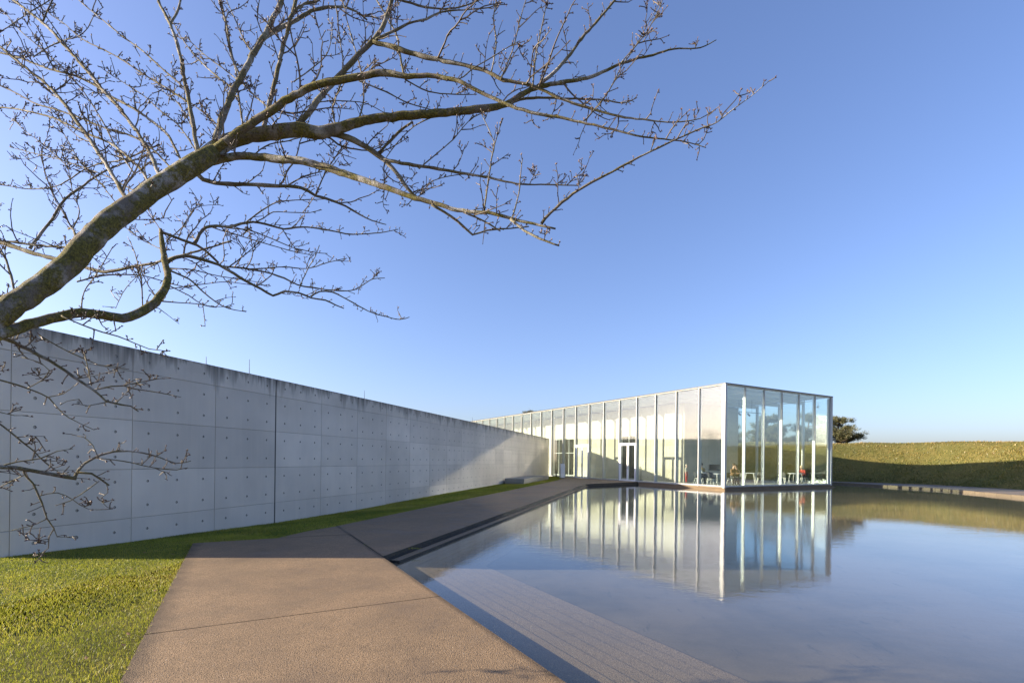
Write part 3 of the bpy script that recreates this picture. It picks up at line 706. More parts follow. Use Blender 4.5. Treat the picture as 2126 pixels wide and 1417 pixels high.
def make_table():
    t = empty('table', (0, 0, 0)); MB().box(-.40, .40, -.40, .40, .715, .74, bev=.006).build('tabletop', M['white'], t)
    for sx in (-1, 1):
        for sy in (-1, 1): MB().tube([(sx * .27, sy * .27, .712), (sx * .36, sy * .36, 0)], [.022, .014], 8).build('leg', M['legs'], t)
    MB().tube([(-.28, -.28, .70), (.28, .28, .70)], .012, 6).tube([(-.28, .28, .70), (.28, -.28, .70)], .012, 6).build('brace', M['legs'], t)
    return t
def put(o, b, a, rz, label, cat, group=None):
    o.location = pav_pt(b, a); o.rotation_euler = (0, 0, TG + rz); return tag(o, label, cat, group)
tproto = make_table(); tabs = [tproto, copy_tree(tproto), copy_tree(tproto)]
put(tabs[0], 1.75, 2.05, 0.2, 'white cafe table beside the glass corner post with people round it', 'table', 'cafe tables')
put(tabs[1], 10.0, 1.75, 0.1, 'white cafe table where the person in red leans forward', 'table', 'cafe tables')
put(tabs[2], 6.6, 3.0, 0.5, 'empty white cafe table in the middle of the glass room', 'table', 'cafe tables')
cproto = make_chair()
chairs = [(1.0, 2.75, R(60), 'grey cafe chair of the black-haired person in a pale shirt'), (2.05, 3.0, R(160), 'empty grey cafe chair behind the white table at the glass corner'),
          (0.95, 1.6, R(100), 'grey cafe chair pushed in next to the glass corner post'), (2.35, 1.25, R(-10), 'grey cafe chair of the person in a brown jacket'),
          (3.45, 1.65, R(-70), 'grey cafe chair of the dark-clothed person bending forward'), (7.35, 2.7, R(-60), 'empty grey cafe chair at the middle table'),
          (9.05, 1.95, R(80), 'empty grey cafe chair facing the person in red across the table'), (9.45, 2.5, R(120), 'empty grey cafe chair behind the table of the person in red'),
          (10.95, 1.7, R(-90), 'grey cafe chair of the person in red with fair hair')]
cobjs = []
for i, (b, a, rz, lab) in enumerate(chairs):
    c = cproto if i == 0 else copy_tree(cproto); put(c, b, a, rz, lab, 'chair', 'cafe chairs'); cobjs.append(c)

def person(name_mats, hair, pose='sit', lean=0.0, scale=1.0):
    J = []; E = []; Rr = []; Lb = []
    def j(p, r, lab, par=None):
        J.append(p); Rr.append(r); Lb.append(lab); i = len(J) - 1
        if par is not None: E.append((par, i))
        return i
    sn = math.sin(lean); cs = math.cos(lean)
    hz = .52 if pose == 'sit' else .92
    def up(h, y=0.0): return (0, y + sn * h, hz + cs * h)
    pel = j((0, 0, hz), .15, 1); sp = j(up(.22), .135, 0, pel); ch = j(up(.42), .15, 0, sp); ne = j(up(.58, .01), .06, 2, ch)
    h1 = j(up(.66, .03), .075, 2, ne); h2 = j(up(.76, .04), .092, 2, h1); h3 = j(up(.83, .03), .07, 2, h2)
    nose = j(up(.74, .15), .02, 2, h2)
    for s in (-1, 1):
        sh = up(.50); a = j((s * .18, sh[1], sh[2]), .062, 0, ch)
        if pose == 'sit':
            el = j((s * .24, sh[1] + .10, sh[2] - .25), .048, 0, a); wr = j((s * .12, sh[1] + .30, max(.77, sh[2] - .30)), .034, 0, el)
        else:
            el = j((s * .25, sh[1] - .02, sh[2] - .28), .048, 0, a); wr = j((s * .24, sh[1] + .08, sh[2] - .52), .034, 0, el)
        w = J[wr]; d = (0, .08, 0) if pose == 'sit' else (0, .02, -.08)
        pm = j((w[0], w[1] + d[1], w[2] + d[2]), .035, 2, wr)
        for k in range(4):
            fx = w[0] + (k - 1.5) * .021; L = (.07, .085, .08, .06)[k]
            q1 = j((fx, w[1] + d[1] * 1.7, w[2] + d[2] * 1.7 + .004), .009, 2, pm); j((fx, w[1] + d[1] * 1.7 + L * .7 * (d[1] / .08), w[2] + d[2] * 1.9 - .02), .008, 2, q1)
        q1 = j((w[0] - s * .045, w[1] + d[1] * .6, w[2] + d[2] * .6), .010, 2, pm); j((w[0] - s * .06, w[1] + d[1] * 1.2, w[2] + d[2] * 1.1 - .01), .009, 2, q1)
        hp = j((s * .10, .02, hz), .095, 1, pel)
        if pose == 'sit':
            kn = j((s * .13, .43, .50), .066, 1, hp); an = j((s * .13, .40, .10), .042, 1, kn); j((s * .13, .54, .05), .038, 3, an)
        else:
            kn = j((s * .10, .03, .50), .066, 1, hp); an = j((s * .10, 0, .10), .042, 1, kn); j((s * .11, .14, .05), .038, 3, an)
    m = bpy.data.meshes.new('skel'); m.from_pydata(J, E, []); o = bpy.data.objects.new('skel', m); COL.objects.link(o)
    o.modifiers.new('s', 'SKIN'); o.modifiers.new('d', 'SUBSURF').levels = 1
    for i, sv in enumerate(m.skin_vertices[0].data): sv.radius = (Rr[i], Rr[i] * (0.72 if i in (0, 1, 2) else 1.0)); sv.use_root = (i == 0)
    bpy.context.view_layer.update(); dg = bpy.context.evaluated_depsgraph_get()
    me = bpy.data.meshes.new_from_object(o.evaluated_get(dg)); bpy.data.objects.remove(o)
    me.materials.clear()
    for mm in name_mats: me.materials.append(mm)
    Jn = np.array(J); rr = np.array(Rr)
    for p in me.polygons:
        c = np.array(p.center); k = np.argmin(np.linalg.norm(Jn - c, axis=1) - rr); p.material_index = Lb[k]; p.use_smooth = True
    ob = link('person', me); ob.scale = (scale,) * 3
    # hair: a shell over the back and top of the skull
    c = Vector(up(.775, .025)); hv, hf = [], []
    for i in range(7):
        for k in range(12):
            th = math.pi * .62 * i / 6; ph = 2 * math.pi * k / 12
            d = Vector((math.sin(th) * math.cos(ph), math.sin(th) * math.sin(ph), math.cos(th)))
            fr = 1.0 if d.y < .35 else 0.9
            hv.append(tuple(c + Vector((d.x * .108, d.y * .118 * fr - .012, d.z * .115))))
    for i in range(6):
        for k in range(12): hf.append((i * 12 + k, (i + 1) * 12 + k, (i + 1) * 12 + (k + 1) % 12, i * 12 + (k + 1) % 12))
    link('hair', mesh('hair', hv, hf, hair, True), ob)
    return ob
skin = plain('skin', (0.50, 0.30, 0.22), 0.55); hair_b = plain('black_hair', (0.015, 0.012, 0.011), 0.5); hair_d = plain('brown_hair', (0.05, 0.03, 0.02), 0.5); hair_f = plain('fair_hair', (0.55, 0.44, 0.30), 0.5)
shoe = M['black']; jeans = plain('dark_trousers', (0.04, 0.045, 0.055), 0.8)
def cloth(n, c): return plain(n, c, 0.85, 0, 0.2, 14)
people = [
    ((2.35, 1.20), R(-10) + math.pi, [cloth('brown_jacket', (0.22, 0.12, 0.06)), jeans, skin, shoe], hair_d, 'sit', .12, 'person with dark hair in a brown jacket sitting near the glass corner'),
    ((3.42, 1.62), R(-70) + math.pi, [cloth('dark_coat', (0.045, 0.03, 0.025)), jeans, skin, shoe], hair_b, 'sit', .45, 'person in dark clothes bending forward behind the one in the brown jacket'),
    ((1.02, 2.72), R(60) + math.pi, [cloth('pale_shirt', (0.62, 0.62, 0.60)), jeans, skin, shoe], hair_b, 'sit', .10, 'person with black hair and a pale shirt sitting at the corner table'),
    ((2.9, 4.05), R(150) + math.pi, [cloth('ochre_jumper', (0.30, 0.22, 0.07)), jeans, skin, shoe], hair_b, 'sit', .05, 'person in an ochre jumper sitting by the counter opening'),
    ((2.55, 5.1), R(200), [cloth('cream_top', (0.62, 0.55, 0.42)), cloth('red_trousers', (0.42, 0.05, 0.035)), skin, shoe], hair_f, 'stand', .0, 'person in red trousers and cream top half behind a glass post'),
    ((10.93, 1.68), R(-90) + math.pi, [cloth('red_jumper', (0.36, 0.045, 0.035)), jeans, skin, shoe], hair_f, 'sit', .5, 'fair-haired person in a red jumper leaning over a cafe table'),
]
for (b, a), rz, mats, hr, pose, lean, lab in people:
    o = person(mats, hr, pose, lean, 0.72 if pose == 'stand' else 1.0); put(o, b, a, rz, lab, 'person')
c = copy_tree(cproto); put(c, 2.9, 4.08, R(150), 'grey cafe chair of the person in the ochre jumper', 'chair', 'cafe chairs')

# suspended spotlight rail, ceiling camera
t = empty('spotlight_rail', pav_pt(5.6, 2.2, 4.86), TG, label='grey spotlight rail hung on thin rods under the pavilion ceiling', cat='lighting')
MB().box(-1.45, 1.55, -.022, .022, 0, .045).build('rail', M['dark'], t)
for x in (-1.35, 0, 1.45): MB().tube([(x, 0, .045), (x, 0, .86)], .009, 6).build('hanger', M['dark'], t)
for x in (-1.3, -.35, 1.4):
    s_ = MB().tube([(x, 0, 0), (x, 0, -.10)], .012, 6).build('spotlight', M['dark'], t)
    MB().tube([(x - .02, .06, -.06), (x, -.02, -.14), (x + .03, -.10, -.22)], [.045, .055, .06], 10).build('lamp_head', M['dark'], s_)
t = empty('security_camera', pav_pt(10.45, 0.5, 5.72), TG, label='small white dome camera under the roof at the far glass corner', cat='camera')
MB().tube([(0, 0, .02), (0, 0, -.22)], .018, 8).build('stem', M['white'], t); MB().tube([(0, 0, -.22), (0, 0, -.26), (0, 0, -.32), (0, 0, -.36)], [.05, .09, .08, .03], 12).build('dome', M['white'], t)

# ================================================================== pines beyond the bank
def pine(loc, H, W_, label, seed, group='pines on the bank'):
    rnd = random.Random(seed); t = empty('pine_tree', loc, label=label, cat='pine tree', group=group)
    tr = [(0, 0, -0.3)]; x = y = 0
    for k in range(1, 8): x += rnd.uniform(-.10, .10); y += rnd.uniform(-.10, .10); tr.append((x, y, H * .92 * k / 7))
    MB().tube(tr, [.16 * (1 - .11 * k) for k in range(8)], 8).build('trunk', M['pinebark'], t, smooth=True)
    br = MB(); cen = []
    for k in range(46):
        z = H * rnd.uniform(.04, .97); i = min(6, int(z / (H * .92) * 7)); b0 = Vector(tr[min(7, i + 1)]); b0.z = z - .1
        an = rnd.uniform(0, 6.28); L = W_ * .5 * (1.12 - .65 * (z / H) ** 2) * rnd.uniform(.55, 1.1)
        tip = b0 + Vector((math.cos(an) * L, math.sin(an) * L, rnd.uniform(.1, .55) * L * .6)); mid = b0.lerp(tip, .5) + Vector((0, 0, -.06 * L))
        br.tube([b0, mid, tip], [.05, .035, .015], 5)
        for q in range(int(6 + L * 6)):
            u = rnd.uniform(.35, 1.05); cen.append(b0.lerp(tip, u) + Vector((rnd.gauss(0, .16), rnd.gauss(0, .16), rnd.gauss(.08, .10))))
    br.build('branch', M['pinebark'], t)
    cen = np.array([tuple(c) for c in cen]); n = 40; m = len(cen) * n
    C = np.repeat(cen, n, 0); d = RNG.normal(0, 1, (m, 3)); d[:, 2] = d[:, 2] * .8 + .5; d /= np.linalg.norm(d, axis=1)[:, None]
    C = C + RNG.normal(0, .10, (m, 3)); L = RNG.uniform(.10, .20, m)[:, None]; s = np.cross(d, RNG.normal(0, 1, (m, 3))); s /= np.linalg.norm(s, axis=1)[:, None]
    V = np.stack([C - s * .022, C + s * .022, C + d * L], 1).astype(np.float32)
    me = bpy.data.meshes.new('needles'); me.vertices.add(m * 3); me.vertices.foreach_set('co', V.ravel()); me.loops.add(m * 3); me.loops.foreach_set('vertex_index', np.arange(m * 3, dtype=np.int32)); me.polygons.add(m); me.polygons.foreach_set('loop_start', np.arange(m, dtype=np.int32) * 3)
    at = me.attributes.new('tone', 'FLOAT', 'POINT'); at.data.foreach_set('value', np.repeat(np.clip(RNG.normal(.5, .25, m), 0, 1), 3).astype(np.float32)); me.materials.append(M['needles']); me.update(calc_edges=True)
    tag(link('crown', me, t), kind='stuff'); return t
pine((35.6, 54.0, 2.9), 3.75, 4.0, 'bushy pine standing clear of the pavilion on the bank top', 3)
pine((33.0, 55.5, 2.9), 3.9, 4.6, 'pine on the bank behind the end post of the pavilion', 4)
pine((27.6, 54.0, 2.9), 3.5, 4.4, 'pine seen through the middle panes of the glass end', 5)
pine((30.6, 57.5, 2.8), 2.9, 3.6, 'small low pine between two taller ones behind the glass', 6)
pine((25.0, 57.0, 2.9), 2.6, 3.8, 'low spreading pine beside the edge of the concrete core', 8)
pine((2.9, 66.0, 0.0), 8.35, 5.0, 'pine with only its dark top above the pavilion roof', 9, 'trees behind the pavilion')

# ================================================================== the cherry tree
# each line: name, [(bearing x, bearing y, distance, thickness)...]
T = {}
def L(key, d0, d1, pts, r=None):
    n = len(pts); out = []
    for i, p in enumerate(pts):
        t = i / max(1, n - 1)
        rr = p[2] if len(p) > 2 else (r[0] + (r[1] - r[0]) * t)
        out.append((p[0], p[1], d0 + (d1 - d0) * t, rr))
    T[key] = out
L('trunk', 2.7, 3.95, [(-330, 1010, 62), (-240, 880, 58), (-120, 760, 54), (0, 655, 48), (60, 612, 46), (130, 560, 43), (190, 495, 42), (240, 450, 40), (290, 415, 36), (350, 375, 34), (425, 328, 31), (450, 312, 20)])
L('A', 3.95, 4.5, [(425, 328, 25), (470, 296, 22), (520, 281, 20), (570, 275, 19), (620, 270, 19), (665, 275, 17), (700, 267, 14), (755, 250, 12), (827, 241, 11), (912, 235, 10), (996, 226, 9), (1051, 216, 7.5), (1102, 186, 6), (1166, 171, 5), (1229, 159, 4.2), (1293, 131, 3.4), (1356, 114, 2.8), (1399, 102, 2.2), (1454, 99, 1.6), (1487, 83, 1)])
L('A2', 4.35, 4.5, [(1112, 183), (1166, 135), (1208, 80), (1242, 42), (1272, 6), (1300, -30)], (4.2, 2))
L('A3', 4.35, 4.6, [(1060, 212), (1106, 203), (1166, 205), (1250, 207), (1293, 214), (1322, 203)], (3.4, 1))
L('B', 3.9, 3.6, [(435, 320, 13), (498, 272, 12), (560, 232, 11), (622, 193, 10.5), (671, 173, 10), (721, 163, 9.5), (799, 151, 9), (836, 158, 7), (898, 158, 6), (935, 163, 5.6), (972, 178, 5), (1046, 213, 4.4), (1100, 233, 4), (1166, 245, 3.6), (1208, 254, 3.2), (1272, 269, 2.8), (1335, 284, 2.3), (1420, 294, 1.6), (1466, 307, 1)])
L('C', 4.1, 4.3, [(617, 262), (650, 222), (679, 185), (720, 140), (760, 98), (785, 72), (803, 35), (816, -10), (826, -60)], (8.5, 4.5))
L('C2', 4.2, 4.0, [(776, 86, 6), (821, 100, 6), (873, 115, 5.5), (922, 127, 5), (967, 136, 4.6), (1016, 151, 4.2), (1046, 166, 4), (1100, 177, 3.6), (1166, 205, 3.2), (1208, 220, 3), (1284, 241, 2.5), (1335, 248, 2), (1399, 254, 1.6), (1454, 246, 1.2), (1475, 235, 1)])
L('C3', 4.2, 4.4, [(780, 82), (823, 62), (848, 49), (885, 40), (910, 27), (942, 22), (1016, 16), (1041, 5)], (3.6, 1))
L('C4', 4.25, 4.5, [(814, -5), (868, 11), (898, 17), (935, 18), (967, 12), (996, 0)], (3, 1.2))
L('D', 3.98, 4.7, [(449, 290), (459, 252), (473, 217), (488, 183), (508, 146), (528, 109), (548, 77), (565, 42), (580, 12), (590, -20), (600, -60)], (10.5, 6))
L('D2', 4.45, 5.0, [(548, 77), (585, 57), (617, 40), (646, 23), (683, 15), (716, 15), (740, 25), (762, 42)], (6, 2))
L('E', 4.05, 4.3, [(548, 268), (557, 222), (570, 173), (582, 119), (597, 62), (609, 20), (617, -10), (622, -50)], (6, 4))
L('E2', 4.25, 4.5, [(611, 22), (634, 7), (659, 2), (680, -20)], (3.4, 2.4))
L('F', 3.9, 4.1, [(412, 316), (402, 267), (394, 222), (385, 173), (375, 119), (362, 72), (350, 44), (341, 27), (329, 2), (318, -40)], (6.4, 3.8))
L('F2', 4.05, 4.2, [(353, 50), (367, 27), (375, 0), (384, -40)], (3.2, 2.4))
L('G', 3.98, 3.55, [(440, 334, 17), (485, 325, 14.5), (519, 324, 14), (576, 330, 14), (632, 335, 13.5), (675, 347, 13), (717, 361, 12), (759, 375, 11), (802, 389, 10), (850, 407, 8.5), (912, 425, 7.5), (962, 438, 6.6), (1013, 442, 6), (1060, 453, 5.4), (1106, 464, 4.5), (1153, 474, 3)])
L('G1', 3.6, 3.3, [(1123, 464), (1144, 440), (1178, 411), (1216, 385), (1272, 356), (1327, 326), (1394, 294), (1445, 271), (1487, 254), (1526, 224), (1568, 193), (1598, 167)], (4.2, .8))
L('G2', 3.6, 3.5, [(1060, 455), (1089, 478), (1119, 495), (1161, 510)], (3.4, 2))
L('G3', 3.65, 3.9, [(895, 424), (937, 449), (962, 470), (981, 487), (1013, 478), (1060, 474), (1098, 470)], (3.6, 1.3))
L('G4', 3.6, 3.7, [(962, 440), (1005, 459), (1039, 480)], (2.6, 1.6))
L('G5', 3.6, 3.7, [(1005, 438), (1013, 381), (1022, 322), (1034, 275), (1045, 245)], (2.4, 1))
L('G5b', 3.65, 3.7, [(1022, 322), (1026, 296), (1000, 237)], (1.5, .9))
L('G6', 3.58, 3.6, [(1064, 449), (1077, 402), (1081, 360), (1085, 328)], (2, 1))
L('H', 4.15, 4.35, [(655, 275), (700, 279), (734, 292), (772, 313), (797, 332), (823, 358), (848, 394), (866, 410)], (9.5, 3.5))
L('H1', 4.25, 4.1, [(797, 332), (848, 341), (912, 351), (962, 360), (1013, 368), (1073, 381), (1123, 383), (1200, 385)], (4.4, 1.3))
L('H2', 4.25, 4.3, [(787, 318), (827, 275), (857, 252)], (3.4, 2.6))
L('I', 4.0, 4.7, [(400, 352), (421, 373), (463, 382), (519, 383), (576, 386), (624, 390), (655, 406), (689, 416), (717, 428), (745, 444), (773, 458), (802, 466)], (6.5, 1))
L('I1', 4.4, 4.3, [(655, 404), (675, 359), (697, 325), (714, 300)], (2, 1)); L('I2', 4.35, 4.4, [(596, 386), (632, 366), (669, 356)], (2, 1.2))
L('J', 2.95, 4.3, [(-90, 735, 30), (0, 692, 25), (28, 684, 23), (56, 673, 20), (85, 667, 18), (127, 657, 17), (169, 649, 17), (212, 654, 16), (254, 660, 16), (282, 653, 15), (311, 636, 14), (339, 605, 12), (349, 577, 11), (342, 540, 9.5), (337, 506, 8), (333, 476, 5.5)])
L('J1', 4.25, 4.5, [(333, 481), (350, 486), (378, 498), (409, 509), (437, 529), (454, 546)], (5, 3.2))
L('J2', 4.2, 5.0, [(346, 545), (364, 534), (387, 531), (421, 539), (454, 550), (485, 568), (514, 585), (542, 599), (566, 613), (590, 605), (621, 608), (646, 618), (675, 623), (697, 633), (714, 640)], (5.4, 1.2))
L('J2b', 4.8, 5.3, [(646, 615), (663, 605), (689, 606), (711, 616), (745, 635), (773, 649), (802, 657), (830, 663), (850, 658)], (2.2, .8))
L('J2c', 4.5, 5.3, [(460, 552), (505, 557), (548, 564), (590, 577), (618, 591), (655, 598), (689, 602), (728, 603), (754, 591), (773, 579), (799, 577)], (2.6, .9))
L('J2d', 4.6, 5.2, [(510, 558), (548, 557), (590, 554), (638, 557), (683, 544), (720, 536)], (1.8, .9)); L('J2e', 4.8, 4.9, [(621, 599), (638, 560), (655, 531), (663, 509)], (1.5, .9))
L('J3', 4.4, 5.2, [(404, 506), (421, 478), (437, 469), (477, 471), (502, 464), (525, 461), (553, 465), (590, 475), (627, 471), (675, 476), (717, 485), (745, 486), (788, 483), (827, 476)], (4.4, .9))
L('J3b', 4.6, 5.0, [(510, 462), (542, 438), (573, 420), (604, 416), (646, 414), (680, 413)], (2, .9)); L('J3c', 4.7, 5.0, [(530, 461), (548, 452), (567, 440), (604, 441), (644, 441), (666, 435)], (1.6, .8))
L('J3d', 4.6, 5.0, [(471, 473), (519, 478), (548, 489), (582, 503), (613, 515), (655, 524), (680, 526)], (1.8, .8)); L('J3e', 4.6, 5.0, [(440, 472), (500, 490), (560, 508), (610, 522), (650, 530)], (1.7, .8))
L('J4', 4.2, 4.7, [(349, 560), (392, 579), (421, 605), (449, 627), (474, 640), (511, 647)], (2.8, 1)); L('J5', 4.1, 4.5, [(335, 625), (370, 628), (406, 630), (443, 636), (483, 636)], (2, .8)); L('J5b', 4.3, 4.3, [(421, 633), (424, 655), (426, 678)], (1.3, .8))
L('J6', 4.2, 4.5, [(345, 590), (392, 613), (421, 633), (450, 638)], (1.8, .9)); L('J7', 4.3, 4.8, [(348, 556), (400, 560), (450, 572), (500, 580), (540, 586)], (1.8, .8)); L('J8', 4.3, 4.8, [(346, 600), (420, 590), (470, 585), (530, 592), (560, 590)], (1.4, .8))
L('K', 4.9, 4.4, [(-60, 490), (0, 503), (28, 512), (71, 526), (113, 536), (141, 540), (198, 561), (226, 563), (268, 555), (311, 548), (339, 540), (420, 518), (480, 500)], (8.5, 2))
L('K1', 4.9, 4.7, [(-40, 495), (0, 500), (56, 506), (113, 512), (158, 513)], (4.4, 3)); L('K2', 4.8, 5.2, [(62, 516), (85, 484), (107, 455), (135, 413), (158, 396), (192, 371), (220, 354), (254, 340), (282, 331), (330, 310)], (4.6, 1.5)); L('K3', 4.3, 4.6, [(160, 585), (212, 572), (254, 570), (296, 572), (333, 582), (400, 600)], (2.6, 1.2))
L('K4', 3.4, 3.6, [(33, 620), (22, 570), (8, 530), (-10, 500)], (4, 3)); L('K5', 4.4, 4.8, [(165, 505), (150, 475), (142, 475)], (4, 3)); L('K6', 4.6, 4.9, [(150, 476), (130, 440), (112, 410), (95, 360), (80, 310)], (1.8, .9)); L('K7', 4.6, 4.9, [(150, 476), (165, 440), (150, 395), (140, 340), (128, 290)], (1.8, .9))
L('L1', 3.75, 4.6, [(268, 420), (254, 399), (237, 368), (220, 340), (195, 303), (178, 277), (148, 235), (119, 198), (94, 173), (54, 141), (20, 114), (0, 96), (-40, 70)], (6.4, 3.6))
L('L2', 3.8, 4.7, [(333, 370), (316, 328), (306, 309), (284, 272), (252, 230), (217, 190), (173, 138), (131, 91), (94, 52), (54, 20), (27, 0), (-10, -30)], (6.2, 3.2))
L('L2b', 4.6, 4.7, [(89, 44), (99, 22), (109, 0), (115, -25)], (2.6, 2)); L('L3', 3.8, 4.6, [(311, 387), (296, 356), (271, 331), (235, 301), (198, 284), (153, 264), (111, 245), (62, 232), (25, 225), (-20, 222)], (4.2, 2.4))
L('L4', 3.9, 4.8, [(383, 350), (358, 296), (341, 272), (309, 247), (272, 222), (235, 203), (198, 178), (158, 158), (111, 146), (69, 131), (37, 119), (-20, 105)], (3.8, 3)); L('L5', 3.95, 4.7, [(365, 360), (316, 309), (272, 282), (222, 267), (173, 247), (124, 230), (74, 215), (37, 195), (5, 180), (-20, 170)], (2.8, 2))
L('L6', 4.0, 4.6, [(390, 212), (346, 183), (309, 161), (259, 128), (217, 104), (188, 91), (161, 74), (133, 49), (104, 30), (86, 10)], (2.3, 1.1)); L('L7', 4.0, 4.5, [(386, 185), (341, 146), (296, 106), (259, 79), (222, 49), (195, 27), (163, 0), (140, -25)], (2.5, 1.2))
L('L8', 4.2, 4.8, [(280, 362), (240, 304), (227, 279), (210, 247), (188, 212), (168, 183), (138, 148), (106, 119), (74, 91), (42, 64), (22, 40), (0, 15)], (2.4, 1.2)); L('L9', 4.6, 4.8, [(-10, 75), (30, 47), (62, 25), (104, 0), (130, -20)], (1.8, 1.4)); L('L9b', 4.6, 4.4, [(69, 119), (104, 96), (131, 84), (161, 77), (183, 57), (195, 32), (215, 15)], (2, .9))
L('L10', 4.1, 4.7, [(410, 318), (372, 262), (330, 228), (300, 200), (262, 175), (222, 150)], (2.2, 1)); L('L11', 4.1, 4.6, [(398, 262), (370, 215), (340, 190), (315, 150)], (1.8, .9)); L('L12', 4.0, 4.6, [(455, 262), (430, 240), (398, 215), (366, 195), (352, 185)], (2, 1)); L('L13', 4.2, 4.8, [(486, 185), (440, 150), (400, 110), (372, 70), (350, 30)], (2.2, 1)); L('L14', 4.3, 4.8, [(500, 160), (480, 115), (472, 60), (462, 15), (455, -30)], (3, 1.8)); L('L15', 4.2, 4.7, [(505, 265), (500, 230), (494, 190), (490, 150), (478, 95), (470, 55), (455, 0)], (3, 1.6)); L('L16', 4.3, 4.8, [(525, 112), (505, 80), (490, 45), (470, 0)], (2, 1.2)); L('L17', 4.2, 4.8, [(560, 225), (530, 200), (505, 175), (460, 140), (420, 110), (385, 75)], (2.2, 1))
L('L18', 4.4, 5.0, [(285, 400), (230, 370), (180, 350), (120, 330), (70, 318), (20, 305)], (2, 1)); L('L19', 4.4, 5.0, [(330, 300), (260, 330), (190, 345), (120, 385), (60, 392), (0, 382), (-30, 375)], (2.4, 1.2)); L('L20', 4.5, 5.1, [(140, 345), (90, 300), (50, 270), (26, 245)], (1.6, .9)); L('L21', 4.5, 5.1, [(220, 390), (170, 340), (140, 290), (110, 240), (96, 200)], (1.7, .9)); L('L22', 4.5, 5.1, [(240, 420), (200, 370), (160, 330), (130, 310), (60, 330), (20, 325)], (1.6, .8))
L('Q1', 4.3, 4.6, [(700, 270), (690, 225), (705, 180), (712, 130), (705, 80), (700, 30), (690, -20)], (2.4, 1.4)); L('Q2', 4.3, 4.6, [(838, 156), (830, 110), (822, 70), (800, 30), (775, -10)], (2.6, 1.4)); L('Q3', 4.3, 4.5, [(745, 250), (755, 205), (750, 150), (735, 95), (720, 40), (710, -10)], (2.2, 1.2)); L('Q4', 4.2, 4.4, [(1020, 150), (1030, 90), (1025, 40), (1030, 5)], (2, 1.2)); L('Q5', 4.1, 4.3, [(1040, 165), (1065, 100), (1080, 40), (1095, -10)], (2, 1)); L('Q6', 4.0, 4.2, [(1106, 180), (1112, 120), (1125, 55), (1136, 0)], (2.2, 1.2)); L('Q7', 3.9, 4.1, [(1215, 250), (1260, 195), (1290, 140), (1320, 95), (1370, 5)], (2, .8)); L('Q8', 3.9, 4.0, [(1290, 130), (1340, 70), (1368, 20), (1378, -10)], (1.6, .8)); L('Q9', 4.0, 4.1, [(900, 160), (950, 165), (985, 140), (1020, 120), (1060, 95), (1080, 85)], (1.6, .9)); L('Q10', 4.0, 4.2, [(745, 168), (800, 190), (850, 215), (905, 230)], (2, 1.2)); L('Q11', 3.8, 4.0, [(840, 165), (890, 190), (950, 196), (990, 196)], (1.8, 1)); L('Q12', 4.2, 4.4, [(905, 240), (860, 262), (822, 300), (800, 330)], (1.6, 1)); L('Q13', 4.1, 4.3, [(870, 350), (905, 320), (940, 290), (965, 260), (985, 240)], (1.5, .8)); L('Q14', 4.1, 4.3, [(860, 405), (900, 375), (960, 362), (1010, 370)], (1.3, .8)); L('Q15', 4.2, 4.5, [(620, 250), (640, 220), (680, 210), (720, 210), (760, 215), (800, 235)], (1.6, .9)); L('Q16', 4.1, 4.5, [(610, 170), (650, 140), (680, 110), (690, 60), (680, 40)], (1.6, .8)); L('Q17', 4.2, 4.5, [(560, 230), (600, 240), (640, 260), (690, 310), (740, 330)], (1.5, .9)); L('Q18', 4.2, 4.6, [(525, 322), (560, 300), (600, 292), (650, 280), (690, 290)], (1.9, 1)); L('Q19', 4.2, 4.5, [(595, 386), (588, 350), (580, 310), (570, 280)], (1.4, .8))
L('N1', 3.2, 3.6, [(-20, 690), (27, 710), (61, 727), (102, 749), (135, 770), (169, 793), (196, 810), (220, 832), (251, 839), (271, 843), (288, 854)], (6, 1.2)); L('N1a', 3.45, 3.8, [(196, 809), (230, 802), (257, 800), (281, 807), (315, 812), (352, 819), (376, 824)], (2, .8)); L('N1b', 3.5, 3.7, [(257, 800), (281, 795), (315, 788)], (1.4, .8)); L('N1c', 3.4, 3.8, [(81, 695), (125, 721), (163, 739), (203, 756), (237, 761), (268, 766)], (1.8, .8)); L('N1d', 3.5, 3.4, [(190, 800), (183, 765), (176, 734)], (1.5, .9)); L('N1e', 3.45, 3.7, [(163, 785), (203, 778), (237, 768)], (1.5, .8)); L('N1f', 3.5, 3.4, [(222, 834), (190, 841), (176, 843)], (1.4, .8)); L('N1g', 3.5, 3.7, [(240, 838), (262, 815), (281, 800)], (1.3, .8))
L('N2', 3.2, 3.7, [(-60, 770), (0, 788), (30, 797), (68, 810), (102, 826), (119, 846), (142, 866), (169, 880), (196, 892)], (2.6, .8)); L('N2b', 3.4, 3.3, [(58, 805), (88, 788), (102, 768), (85, 753), (44, 741)], (1.3, .8)); L('N2c', 3.4, 3.5, [(100, 824), (130, 818), (155, 800)], (1.2, .7)); L('N2d', 3.45, 3.6, [(125, 840), (140, 832), (165, 828)], (1.1, .7))
L('N3', 3.1, 3.5, [(-90, 962), (0, 968), (34, 970), (68, 976), (108, 985), (159, 993)], (6, 4.4)); L('N3a', 3.5, 3.9, [(155, 992), (163, 975), (176, 961), (203, 946), (237, 937), (264, 936), (295, 939), (332, 949), (366, 961), (396, 956)], (3.4, .8)); L('N3a2', 3.6, 3.9, [(200, 950), (237, 954), (278, 961), (318, 970), (366, 975), (390, 970)], (1.4, .8)); L('N3a3', 3.6, 3.6, [(203, 946), (193, 924), (173, 907), (149, 902)], (1.3, .8))
